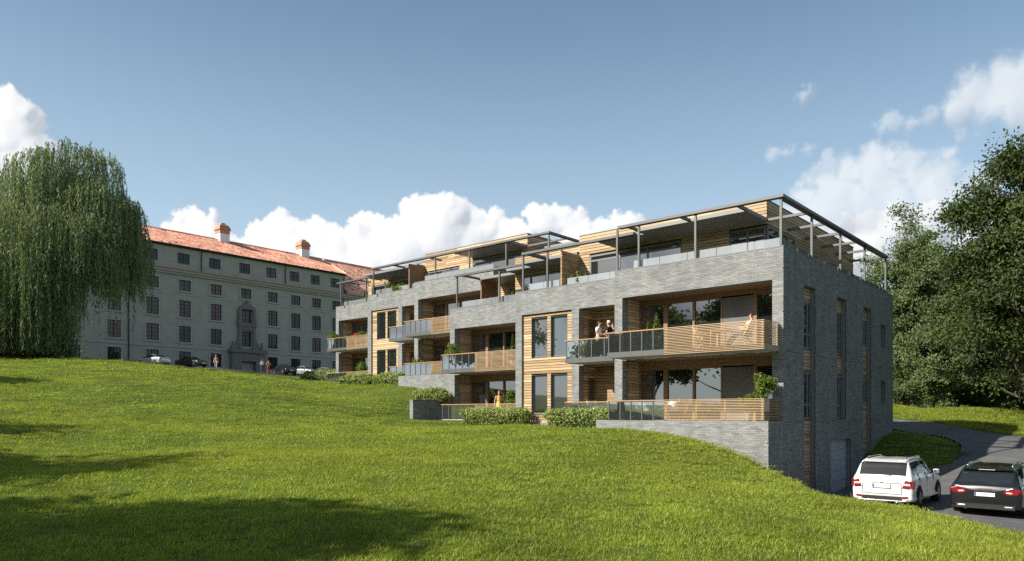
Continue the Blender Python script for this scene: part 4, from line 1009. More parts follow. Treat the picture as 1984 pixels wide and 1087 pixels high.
# the weeping willow
def willow():
    D0 = 66.; base = on_ground(85, D0, -.1); rng = np.random.RandomState(21); sc = D0/FPX
    root = empty('willow_tree', base, 'big weeping willow on the left with strands hanging to the grass', 'tree')
    ex, ed = np.array([CA, .6574, 0]), np.array([-CB, CA, 0])
    mb = MB(); stem = limb(mb, (0, 0, -.3), (.5, .2, 8.2), .75, .42, rng, .03, 8, 10)
    V_, T_ = [], []
    # lobes: px, py of the top, depth offset, radius (m), py where its strands end
    lobes = [(150, 268, 0, 3.0, 560), (90, 284, -1, 2.6, 640), (185, 285, 1.5, 2.4, 500), (25, 322, 0, 2.8, 680), (215, 340, -.5, 2.6, 545), (262, 372, .5, 2.0, 535), (285, 388, -.5, 1.2, 500), (-25, 372, 0, 3, 690), (120, 340, 3.5, 3, 640), (60, 330, 3.5, 3, 690),
             (100, 372, -4, 3.4, 672), (40, 402, -4, 3.2, 690), (170, 392, -4, 3.0, 600), (-10, 440, -3.5, 3.0, 692), (222, 410, -3, 2.6, 550), (130, 452, -5.5, 2.8, 668), (70, 470, -6, 2.8, 692), (20, 500, -6, 2.8, 694), (245, 455, -2, 2.0, 570), (180, 480, -4.5, 2.2, 630), (-40, 500, -4, 2.6, 694),
             (150, 400, 4.5, 3, 640), (40, 420, 5, 3, 690), (230, 430, 3.5, 2.4, 560), (95, 540, -5, 2.4, 694), (30, 570, -5.5, 2.4, 696), (145, 545, -3.5, 1.8, 672), (262, 480, 1, 1.6, 560), (100, 600, -2, 2.5, 692), (50, 610, -3, 2.5, 694), (0, 620, -3, 2.5, 694), (125, 600, -1, 1.6, 685)]
    for (px, py, dd, r, pb) in lobes:
        px = 85+(px-85)*(.80 if px > 85 else 1); top = ex*((px-85)*sc)+ed*dd; top[2] = (HYP-py)*(D0+dd)/FPX-base[2]
        limb(mb, stem[5 if top[2] < 13 else 8], top*np.array([1, 1, .96]), .20, .03, rng, .10, 6, 6)
        zb = (HYP-pb)*(D0+dd)/FPX-base[2]
        lt = rng.uniform(.25, .68)
        for k in range(150):
            a = rng.uniform(0, 6.283); rho = r*math.sqrt(rng.rand()); st = top+np.array([math.cos(a)*rho, math.sin(a)*rho, -.62*rho*rho/r-.15*rho+rng.normal(0, .22)])
            ln = min(rng.gamma(3.2, 1.35)+1.0, max(st[2]-max(zb+rng.uniform(-1.3, 1.3)*(.5 if zb < 1 else 1), .15), .6))
            m = int(ln/.115)+3; t = np.arange(m)/m; sway = rng.normal(0, .10, 2); ph = rng.uniform(0, 6.28)
            out = np.array([math.cos(a), math.sin(a)])*(.25+.25*rho/r)
            P = np.stack([st[0]+out[0]*(np.sqrt(t)*.9)+sway[0]*ln*.25*t+.05*np.sin(ph+t*7), st[1]+out[1]*(np.sqrt(t)*.9)+sway[1]*ln*.25*t+.05*np.cos(ph+t*6), st[2]+.25*np.sin(np.pi*np.minimum(t*3, 1))*(t < .34)-t*ln], 1)
            P += rng.normal(0, .035, P.shape); V_.append(P); T_.append(np.full(m, np.clip(lt+rng.normal(0, .15), 0, 1)))
    mb.build('trunk', 'bark', root)
    P = np.concatenate(V_); tone = np.clip(np.concatenate(T_)+rng.normal(0, .12, len(P)), 0, 1); n = len(P)
    d = rng.normal(size=(n, 3))*.28; d[:, 2] -= 1; d /= np.linalg.norm(d, axis=1)[:, None]; w = np.cross(d, rng.normal(size=(n, 3))); w /= np.linalg.norm(w, axis=1)[:, None]
    L = (.36*rng.uniform(.7, 1.3, n))[:, None]
    V = np.stack([P, P+d*L*.45+w*L*.09, P+d*L, P+d*L*.45-w*L*.09], 1).reshape(-1, 3)
    np_mesh('crown', V, np.arange(4*n).reshape(n, 4), 'willow_leaf', root, tone)
willow()
# trees left of and behind the camera: they shade the lawn and stand in the window reflections
shade = broadleaf('park_tree', 'broad park tree left of the view whose shade crosses the near lawn', (-29, -13, gz(-29, -13)), 14, 5.6, 3.2, 170, 27000, .5, 31, 'oak_leaf', 'park trees around the lawn')
def cw(xc, D): return (CA*xc-CB*D, .6574*xc+CA*D)
PARK = [(-35.5, 20.5, .86, 'park tree left of the view with a slim strip of shade on the slope'), (-19.6, 4.4, .92, 'park tree left of the camera shading the bottom of the lawn'), (-47, 37, .9, 'park tree far left beyond the willow side of the lawn'),
        (-24, -9, .95, 'park tree behind the camera on its left'), (-70, -30, .8, 'park tree well behind and left of the camera'), (-30, -28, .9, 'park tree behind the camera'), (-5, -30, 1.1, 'park tree straight behind the camera'),
        (28.5, 17, 1.0, 'unseen tree added beyond the driveway to darken the end wall'), (34.5, 21.5, 1.15, 'tall unseen tree added beyond the driveway to darken the end wall'), (40, 27, 1.2, 'tallest unseen tree added right of the black car to darken the end wall'), (30, 8, .9, 'park tree to the right of the camera'),  # first three: unseen, added to keep sky light off the end wall
        (58, 62, 1.1, 'far park tree beyond the meadow right of the view'), (74, 66, 1.25, 'tall far park tree beyond the meadow right of the view'), (88, 92, 1.2, 'farthest park tree right of the view'), (70, 40, 1.15, 'park tree across the meadow right of the black car'), (84, 24, 1.2, 'far park tree level with the camera on the right')]
for k, (xc, D, s_, lb) in enumerate(PARK):
    x, y = cw(xc, D); copy_thing(shade, (x, y, gz(x, y)-.1), k*1.7, s_, lb)
x, y = cw(-30, 12); shade.location = (x, y, gz(x, y)-.1)
# hedges
def hedge(label, x0, x1, y0, y1, z0, h, n, seed, size=.11):
    rng = np.random.RandomState(seed); root = empty('hedge', ((x0+x1)/2, (y0+y1)/2, z0), label, 'hedge', 'clipped hedges along the terraces')
    u = rng.rand(n, 3)*2-1; k = rng.randint(0, 3, n); s = rng.choice([-1, 1], n)
    for a in range(3): u[k == a, a] = s[k == a]*rng.uniform(.7, 1.03, (k == a).sum())
    rad = np.maximum(1, (np.abs(u)**2.6).sum(1)**(1/2.6)); u /= rad[:, None]
    hl = np.array([(x1-x0)/2, (y1-y0)/2, h/2]); ph = rng.uniform(0, 6, 3)
    P = u*hl*1.12*(1+.16*np.sin(u[:, 0:1]*hl[0]*4+ph[0])*np.sin(u[:, 2:3]*4+ph[1])+.06*np.sin(u[:, 0:1]*hl[0]*9+ph[2])); P[:, 2] += h/2; P += rng.normal(0, .055, P.shape); P[:, 2] = np.maximum(P[:, 2], .02)
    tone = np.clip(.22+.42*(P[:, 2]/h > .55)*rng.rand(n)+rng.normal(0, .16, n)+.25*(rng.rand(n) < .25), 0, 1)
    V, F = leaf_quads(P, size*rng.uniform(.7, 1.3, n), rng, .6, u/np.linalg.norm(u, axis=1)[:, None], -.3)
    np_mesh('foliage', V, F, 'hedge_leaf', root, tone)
    st = MB()
    for q in range(max(3, int((x1-x0)/.5))):
        xx = rng.uniform(-.9, .9)*hl[0]; st.tube([(xx, rng.uniform(-.3, .3)*hl[1], -.15), (xx+rng.normal(0, .1), 0, h*.75)], [.02, .008], 5)
    st.build('stems', 'bark', root)
    # dense twiggy heart
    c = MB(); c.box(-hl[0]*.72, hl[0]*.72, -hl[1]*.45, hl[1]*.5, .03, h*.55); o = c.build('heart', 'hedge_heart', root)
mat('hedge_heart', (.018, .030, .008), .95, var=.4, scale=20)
def hx(px, Y): return X_at(px, Y)
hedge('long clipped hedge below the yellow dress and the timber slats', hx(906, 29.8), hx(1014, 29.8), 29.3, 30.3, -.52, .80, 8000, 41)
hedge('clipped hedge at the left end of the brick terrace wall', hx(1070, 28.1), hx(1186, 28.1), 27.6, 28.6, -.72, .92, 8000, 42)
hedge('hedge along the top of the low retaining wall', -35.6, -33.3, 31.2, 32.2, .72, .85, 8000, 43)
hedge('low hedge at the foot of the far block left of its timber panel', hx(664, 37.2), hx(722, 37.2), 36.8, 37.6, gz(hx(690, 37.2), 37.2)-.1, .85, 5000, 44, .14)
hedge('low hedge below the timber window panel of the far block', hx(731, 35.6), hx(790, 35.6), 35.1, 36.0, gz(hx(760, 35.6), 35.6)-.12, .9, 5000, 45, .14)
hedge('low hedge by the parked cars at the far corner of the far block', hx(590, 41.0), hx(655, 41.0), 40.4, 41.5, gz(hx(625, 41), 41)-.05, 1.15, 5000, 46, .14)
# ---------------------------------------------------------------- grass
def grass():
    rng = np.random.RandomState(77)
    def clump(k, nb, hmin, hmax, w, rad):
        V, F, T = [], [], []
        for b in range(nb):
            a = rng.uniform(0, 6.283); r = rad*math.sqrt(rng.rand()); p = np.array([math.cos(a)*r, math.sin(a)*r, -.012]); h = rng.uniform(hmin, hmax)*(1.7 if rng.rand() < .06 else 1)
            ln = rng.normal(0, .55, 2)*h+np.array([.25, .12])*h; s = rng.uniform(0, 6.283); sd = np.array([math.cos(s), math.sin(s), 0])*w*rng.uniform(.7, 1.3)
            m = p+np.array([ln[0]*.4, ln[1]*.4, h*.6]); t = p+np.array([ln[0], ln[1], h*.92]); n = len(V)
            V += [p-sd, p+sd, m+sd*.75, m-sd*.75, t, t]
            F += [(n, n+1, n+2, n+3), (n+3, n+2, n+4, n+5)]; q = min(1, max(0, rng.normal(.45, .22)+(.35 if rng.rand() < .07 else 0))); T += [q, q]
        o = np_mesh('grass_clump', np.array(V), np.array(F), 'grass_blade', None, np.array(T)); return o
    col = bpy.data.collections.new('grass_clumps')
    for k, (nb, a, b, w, r) in enumerate([(60, .02, .05, .0040, .22), (60, .022, .058, .0042, .22), (56, .018, .048, .0044, .22), (44, .03, .08, .004, .19), (8, .07, .13, .0036, .22)]):
        o = clump(k, nb, a, b, w, r); COL.objects.unlink(o); col.objects.link(o)
    # points: denser near the camera, wider clumps farther out
    X, Y, S = [], [], []
    bands = [(6.5, 11, 62, 1.0), (11, 16, 46, 1.1), (16, 24, 28, 1.3), (24, 36, 12, 1.8), (36, 52, 5.5, 2.5), (52, 74, 2.6, 3.4)]
    for d0, d1, dens, s in bands:
        W = .76; area = W*(d1*d1-d0*d0); n = int(area*dens); D = np.sqrt(rng.uniform(d0*d0, d1*d1, n)); xc = rng.uniform(-W, W, n)*D
        X.append(CA*xc-CB*D); Y.append(.6574*xc+CA*D); S.append(s*rng.uniform(.7, 1.25, n))
    X, Y, S = map(np.concatenate, (X, Y, S))
    # the sunlit meadow beyond the drive
    n = 9000; D = np.sqrt(rng.uniform(46**2, 80**2, n)); xc = rng.uniform(.48, .74, n)*D; X = np.append(X, CA*xc-CB*D); Y = np.append(Y, .6574*xc+CA*D); S = np.append(S, rng.uniform(2.2, 3.6, n))
    ok = road_dist(X, Y) > .06+.16*S
    for (x0, x1, y0, y1, zm) in PADS: ok &= ~((X > x0-.05) & (X < x1+.15) & (Y > y0) & (Y < y1))
    ok &= ~((X > -33.8) & (X < -33.4) & (Y > 29.25) & (Y < 33)) & (X > -87) & ~((X < -11) & (X > -19) & (Y > 27.3) & (Y < 45)) & ~((X < -26) & (X > -33.5) & (Y > 30.8) & (Y < 45)) & ~((X < -18.6) & (X > -26.3) & (Y > 28.8) & (Y < 46))
    X, Y, S = X[ok], Y[ok], S[ok]; DD = -CB*X+CA*Y; Z = ground(X, Y)+bumps(X, Y)
    # tufts: taller and sparser patches
    pt_ = .5+.5*fbm(X*.35, Y*.35, 91, 4); S = S*(.8+.5*pt_)
    me = bpy.data.meshes.new('grass'); me.vertices.add(len(X)); me.vertices.foreach_set('co', np.stack([X, Y, Z], 1).astype(np.float32).ravel()); me.update()
    a = me.attributes.new('size', 'FLOAT_VECTOR', 'POINT'); a.data.foreach_set('vector', np.stack([S, S, np.minimum(S, 1.25+.12*S)*np.where(DD < 14, 1.2, 1.)], 1).astype(np.float32).ravel())
    a = me.attributes.new('turn', 'FLOAT_VECTOR', 'POINT'); rot = np.zeros((len(X), 3), np.float32); rot[:, 2] = rng.uniform(-.9, .9, len(X)); rot[:, 0] = rng.normal(0, .12, len(X)); a.data.foreach_set('vector', rot.ravel())
    a = me.attributes.new('which', 'INT', 'POINT'); a.data.foreach_set('value', rng.choice(5, len(X), p=[.26, .26, .26, .17, .05]).astype(np.int32))
    o = bpy.data.objects.new('grass', me); COL.objects.link(o); tag(o, 'green lawn grass over the whole slope', 'grass', kind='stuff')
    ng = bpy.data.node_groups.new('grass', 'GeometryNodeTree'); ng.interface.new_socket('Geometry', in_out='INPUT', socket_type='NodeSocketGeometry'); ng.interface.new_socket('Geometry', in_out='OUTPUT', socket_type='NodeSocketGeometry')
    N = ng.nodes; L = ng.links; gi = N.new('NodeGroupInput'); go = N.new('NodeGroupOutput')
    mp = N.new('GeometryNodeMeshToPoints'); ip = N.new('GeometryNodeInstanceOnPoints'); ci = N.new('GeometryNodeCollectionInfo')
    ci.inputs['Collection'].default_value = col; ci.inputs['Separate Children'].default_value = True; ci.inputs['Reset Children'].default_value = True
    def at(nm, ty):
        n = N.new('GeometryNodeInputNamedAttribute'); n.data_type = ty; n.inputs['Name'].default_value = nm; return n.outputs[0]
    L.new(gi.outputs[0], mp.inputs[0]); L.new(mp.outputs[0], ip.inputs['Points']); L.new(ci.outputs[0], ip.inputs['Instance']); ip.inputs['Pick Instance'].default_value = True
    L.new(at('which', 'INT'), ip.inputs['Instance Index']); L.new(at('turn', 'FLOAT_VECTOR'), ip.inputs['Rotation']); L.new(at('size', 'FLOAT_VECTOR'), ip.inputs['Scale']); L.new(ip.outputs[0], go.inputs[0])
    md = o.modifiers.new('grass', 'NODES'); md.node_group = ng
    print('grass points', len(X))
grass()
# ---------------------------------------------------------------- potted plants
mat('pot_white', (.72, .71, .68), .6, var=.06, scale=8)
mat('pot_clay', (.48, .33, .22), .8, var=.15, scale=8)
mat('planter_dark', (.035, .036, .036), .6, var=.1)
mat('soil', (.04, .03, .02), .95, var=.3, scale=20)
def potted(label, X, Y, z, h, r, seed, shape='bush', pot='pot_white', pr=.2, ph=.38, leafm='pot_leaf', n=1500, size=.09, box_=False, cat='potted plant', name='potted_plant', bh=None):
    rng = np.random.RandomState(seed); root = empty(name, (X, Y, z), label, cat)
    m = MB()
    if box_: m.box(-pr, pr, -pr, pr, .0, ph)
    else: m.lathe([(0, .0), (pr*.72, .0), (pr*.8, ph*.5), (pr, ph*.93), (pr*1.06, ph*.94), (pr*1.06, ph), (pr*.9, ph), (pr*.88, ph-.04)], sides=18)
    m.build('pot', pot, root, smooth=False)
    MB().lathe([(0, ph-.045), (pr*.89, ph-.045)], sides=16).build('soil', 'soil', root)
    st = MB(); b0 = ph if bh is None else bh
    if shape == 'cone':
        t = rng.rand(n)**.75; a = rng.uniform(0, 6.28, n); rr = r*(1-t)**.8*np.sqrt(rng.rand(n))*(.9+.2*np.sin(a*3)); P = np.stack([rr*np.cos(a), rr*np.sin(a), b0+t*(h-b0)], 1)
        st.tube([(0, 0, ph-.05), (0, 0, h*.9)], [.022, .006], 6)
    elif shape == 'fan':
        k = rng.randint(0, 26, n); az = rng.uniform(0, 6.28, 26)[k]; el = rng.uniform(.15, 1.1, 26)[k]; t = rng.rand(n)**.7
        P = np.stack([np.cos(az)*np.sin(el)*t*r*1.2, np.sin(az)*np.sin(el)*t*r*1.2, b0+(h-b0)*(t*1.15*np.cos(el*.8)-.25*t*t*el)], 1)+rng.normal(0, .02, (n, 3))
        st.tube([(0, 0, ph-.05), (0, 0, ph+.1)], [.03, .02], 6)
    else:
        C = rng.normal(size=(26, 3)); C /= np.linalg.norm(C, axis=1)[:, None]; C *= rng.uniform(.45, .95, (26, 1)); k = rng.randint(0, 26, n)
        P = C[k]*np.array([r, r, (h-b0)/2])+rng.normal(0, .16, (n, 3))*np.array([r, r, (h-b0)/2])*1.1; P[:, 2] += (h+b0)/2
        for q in range(7): st.tube([(0, 0, ph-.05), tuple(C[q]*np.array([r, r, (h-b0)/2])*.8+np.array([0, 0, (h+b0)/2]))], [.014, .005], 5)
    st.build('stem', 'bark', root)
    o = P-np.array([0, 0, (h+b0)/2]); o /= np.linalg.norm(o, axis=1)[:, None]+1e-6
    V, F = leaf_quads(P, size*rng.uniform(.6, 1.3, n), rng, .5 if shape != 'fan' else .22, o, .1 if shape != 'fan' else -.4)
    np_mesh('foliage', V, F, leafm, root, np.clip(rng.normal(.5, .24, n), 0, 1)); return root
def PX(px, Y): return X_at(px, Y)
ZB1, ZB2 = Z0+TB[2], Z1+TB[2]
potted('slim little cypress in a white pot on the upper balcony of the near block', PX(1255.5, 28.2), 28.2, Z1, 1.42, .14, 1, 'cone', leafm='conifer_leaf', pr=.21, size=.07, n=1300)
potted('leafy cone shaped tree in a white pot beside the slim cypress', PX(1272, 28.2), 28.2, Z1, 1.68, .36, 2, 'cone', leafm='conifer_leaf', pr=.21, size=.11, n=1700)
potted('large leafy shrub in a dark square planter at the corner of the ground terrace', PX(1483, 28.25), 28.25, Z0, 1.98, .38, 3, 'bush', 'planter_dark', .27, .9, n=2200, size=.11, box_=True)
potted('round yellow green bush in a pale pot behind the ground floor slats', PX(1450, 27.75), 27.75, Z0, 1.14, .32, 4, 'bush', 'pot_white', .2, .42, leafm='conifer_leaf', n=1500, size=.07)
potted('leafy shrub at the left end of the middle block balcony', PX(877, 31.7), 31.7, Z1, 1.62, .46, 5, 'bush', 'pot_clay', .22, .5, n=1500, size=.12)
potted('narrow cypress at the right end of the middle block balcony', PX(993.6, 31.7), 31.7, Z1, 1.85, .2, 6, 'cone', leafm='conifer_leaf', size=.1, n=1500)
potted('leafy shrub on the ground terrace to the right of the yellow dress', PX(990, 31.9), 31.9, Z0, 1.6, .42, 7, 'bush', 'pot_clay', .22, .4, n=1700, size=.12)
potted('spreading shrub on the lower terrace of the far block', PX(806, 35.3), 35.3, ZB1, 1.30, .62, 8, 'fan', 'pot_clay', .22, .5, n=1500, size=.16)
potted('small clay pot with a low plant beside the far block slats', PX(849, 34.9), 34.9, ZB1, .55, .15, 9, 'bush', 'pot_clay', .2, .34, n=400, size=.08)
potted('round bush at the left end of the far upper balcony', PX(647, 38.6), 38.6, ZB2, 1.5, .55, 10, 'bush', 'pot_clay', .25, .5, n=1300, size=.15)
potted('green trailing plant on the far upper balcony', PX(702, 38.5), 38.5, ZB2, 1.25, .6, 11, 'fan', 'pot_clay', .25, .6, n=1100, size=.18)
potted('red flowering plant on the far upper balcony', PX(691, 38.3), 38.3, ZB2, 1.2, .4, 12, 'bush', 'pot_clay', .22, .6, leafm='petal', n=500, size=.12)
potted('leafy shrub on the ground terrace of the far block', PX(703, 38.6), 38.6, ZB1, 1.65, .7, 13, 'bush', 'pot_clay', .25, .3, n=1500, size=.16)
potted('arching grassy plant on the roof terrace beside the slatted screen', PX(1121, 31.1), 31.1, Z2, 1.62, .6, 14, 'fan', 'planter_dark', .25, .75, n=1300, size=.22)
potted('pointed shrub on the middle roof terrace', PX(994, 33.4), 33.4, Z2, 1.75, .3, 15, 'cone', 'planter_dark', .2, .6, n=1200, size=.12)
potted('slim climbing plant on the far roof terrace', PX(756, 38.2), 38.2, Z2+3, 1.95, .3, 16, 'bush', 'planter_dark', .2, .6, n=700, size=.16)
potted('low spreading bush on the far roof terrace by the brown screen', PX(779, 38.2), 38.2, Z2+3, 1.6, .75, 17, 'bush', 'planter_dark', .25, .6, n=1300, size=.17)
potted('tall reedy plant on the leftmost roof terrace', PX(708, 40.2), 40.2, Z2+3, 2.1, .4, 18, 'cone', 'planter_dark', .2, .5, leafm='conifer_leaf', n=900, size=.2)
# ---------------------------------------------------------------- furniture
mat('plastic_white', (.78, .78, .76), .4)
mat('chrome', (.6, .6, .6), .25, metal=.9)
mat('teak', (.55, .36, .17), .55, grain=.2, stretch=(6, 6, 30))
mat('paint_white', (.75, .75, .72), .5)
def shell_chair(label, X, Y, z, rz):
    r = empty('shell_chair', (X, Y, z), label, 'chair', 'white shell chairs on the ground terrace', rz)
    V, F = [], []; nu, nv = 12, 11
    for i in range(nu+1):
        t = i/nu                                             # from seat front, back and up the backrest
        if t < .5: x, zz = .24-.44*(t/.5), .45-.03*math.sin(math.pi*t/.5)
        else: q = (t-.5)/.5; x, zz = -.20-.10*q, .45+.38*q
        w = .24*(1-.25*max(0, t-.6)/.4)
        for j in range(nv+1):
            s = -1+2*j/nv; up = .20*abs(s)**2.6*(1 if t > .25 else .3+t*2.8)*(1-.6*max(0, t-.55)/.45); fwd = .14*abs(s)**2*(1 if t > .45 else 0)
            V.append((x+fwd, s*w*1.12, zz+up*(1 if t < .8 else .5)))
    for i in range(nu):
        for j in range(nv): a = i*(nv+1)+j; F.append((a, a+1, a+nv+2, a+nv+1))
    o = np_mesh('shell', np.array(V), np.array(F), 'plastic_white', r, smooth=True); s = o.modifiers.new('thick', 'SOLIDIFY'); s.thickness = .012
    for sx, sy in ((1, 1), (1, -1), (-1, 1), (-1, -1)): MB().tube([(sx*.12-.02, sy*.12, .44), (sx*.25-.02, sy*.24, 0)], .011, 6).build('leg', 'chrome', r)
def folding_chair(label, X, Y, z, rz, m='teak', w=.24, grp='folding wooden chairs on the balcony'):
    r = empty('folding_chair', (X, Y, z), label, 'chair', grp, rz)
    for s in (-1, 1):
        MB().bar((.30, s*w, 0), (-.22, s*w, .95), .022, .04).build('leg', m, r); MB().bar((-.26, s*(w-.03), 0), (.22, s*(w-.03), .46), .022, .04).build('leg', m, r)
        MB().bar((-.14, s*(w+.04), .66), (.24, s*(w+.04), .66), .03, .03).build('armrest', m, r)
    for k in range(6): MB().box(-.2+k*.075, -.2+k*.075+.055, -w+.02, w-.02, .44, .458).build('seat_slat', m, r)
    for k in range(5):
        q = .56+k*.085; x = .30-.52*(q/.95); MB().box(x-.012, x+.012, -w+.02, w-.02, q, q+.055).build('back_slat', m, r)
def table(label, X, Y, z, w, d, h, m='teak', round_=False):
    r = empty('table', (X, Y, z), label, 'table')
    if round_:
        MB().lathe([(0, h-.02), (w/2, h-.02), (w/2, h), (0, h)], sides=28).build('table_top', m, r); MB().tube([(0, 0, .02), (0, 0, h-.02)], .03, 8).build('leg', 'chrome', r); MB().lathe([(0, 0), (.25, 0), (.25, .015), (.03, .03)], sides=20).build('base', 'chrome', r)
    else:
        t = MB().box(-w/2, w/2, -d/2, d/2, h-.03, h).build('table_top', m, r)
        for sx in (-1, 1):
            for sy in (-1, 1): MB().box(sx*(w/2-.05)-.02, sx*(w/2-.05)+.02, sy*(d/2-.05)-.02, sy*(d/2-.05)+.02, 0, h-.031).build('leg', m, r)
table('wooden table behind the slats of the upper balcony', -13.25, 28.15, Z1, .75, .7, .72)
folding_chair('folding wooden chair with the seated man on the upper balcony', -12.15, 28.15, Z1, math.pi)
folding_chair('empty folding wooden chair left of the balcony table', -14.25, 28.2, Z1, .1)
shell_chair('white shell chair behind the glass of the ground terrace', PX(1243, 28.3), 28.3, Z0, -.5)
shell_chair('white shell chair half behind the first timber slats', PX(1287, 28.5), 28.5, Z0, math.pi+.5)
shell_chair('white shell chair behind the timber slats right of the round table', PX(1303, 27.95), 27.95, Z0, math.pi-.5)
table('white round table between the shell chairs', PX(1268, 28.5), 28.5, Z0, .8, .8, .74, 'plastic_white', True)
folding_chair('slender wooden armchair standing alone on the ground terrace', PX(1322, 28.4), 28.4, Z0, 2.6, grp='single wooden armchair')
folding_chair('white slatted chair behind the glass left of the brick pier', PX(1150, 29.4), 29.4, Z0, -.4, 'paint_white', .26, 'white slatted chairs')
table('white slatted garden table next to the white chair', PX(1172, 29.6), 29.6, Z0, .7, .6, .7, 'paint_white')
folding_chair('white deck chair on the grass at the foot of the far block', PX(655, 38.7), 38.7, gz(PX(655, 38.7), 38.7), .9, 'paint_white', .3, 'white deck chair')
# ---------------------------------------------------------------- cars
def paint(name, col, rough=.25, metal=.0, coat=1.):
    return mat(name, col, rough, metal, spec=.5, coat=coat)
paint('car_white', (.80, .80, .78)); paint('car_black', (.006, .006, .007)); paint('car_silver', (.5, .52, .53), .3, .6)
mat('car_trim', (.018, .018, .018), .6); mat('tyre', (.02, .02, .02), .9, bump=.3, bscale=60); mat('rim', (.42, .42, .43), .3, metal=.8)
mat('lamp_red', (.19, .006, .01), .15, coat=1.); mat('lamp_clear', (.5, .47, .47), .12, coat=1.); mat('plate_white', (.8, .8, .78), .4); mat('plate_blue', (.01, .03, .3), .4); mat('plate_ink', (.01, .01, .012), .5)
mat('car_chrome', (.75, .75, .75), .12, metal=1.); mat('car_inside', (.03, .03, .032), .8)
glass_mat('car_glass', (.30, .34, .34), .03, body=(.014, .018, .018), body_fac=.97)
def text_mesh(txt, h, name, m, parent, loc, rot, depth=.002, squeeze=1.):
    cu = bpy.data.curves.new(name, 'FONT'); cu.body = txt; cu.size = h; cu.extrude = depth; cu.align_x = 'CENTER'; cu.align_y = 'CENTER'; cu.resolution_u = 2
    t = bpy.data.objects.new('tmp', cu); COL.objects.link(t); dg = bpy.context.evaluated_depsgraph_get(); me = bpy.data.meshes.new_from_object(t.evaluated_get(dg)); bpy.data.objects.remove(t)
    me.materials.clear(); me.materials.append(MAT[m]); o = bpy.data.objects.new(name, me); COL.objects.link(o); o.parent = parent; o.location = loc; o.rotation_euler = rot; o.scale = (squeeze, 1, 1); return o
def spline(P, t):
    n = len(P)-1; i = min(int(t), n-1); f = t-i; p0, p1, p2, p3 = P[max(i-1, 0)], P[i], P[i+1], P[min(i+2, n)]
    m1 = (p2-p0)*.5; m2 = (p3-p1)*.5
    if i == 0: m1 = (p2-p1)
    if i == n-1: m2 = (p2-p1)
    return p1*(2*f**3-3*f**2+1)+m1*(f**3-2*f**2+f)+p2*(-2*f**3+3*f**2)+m2*(f**3-f**2)
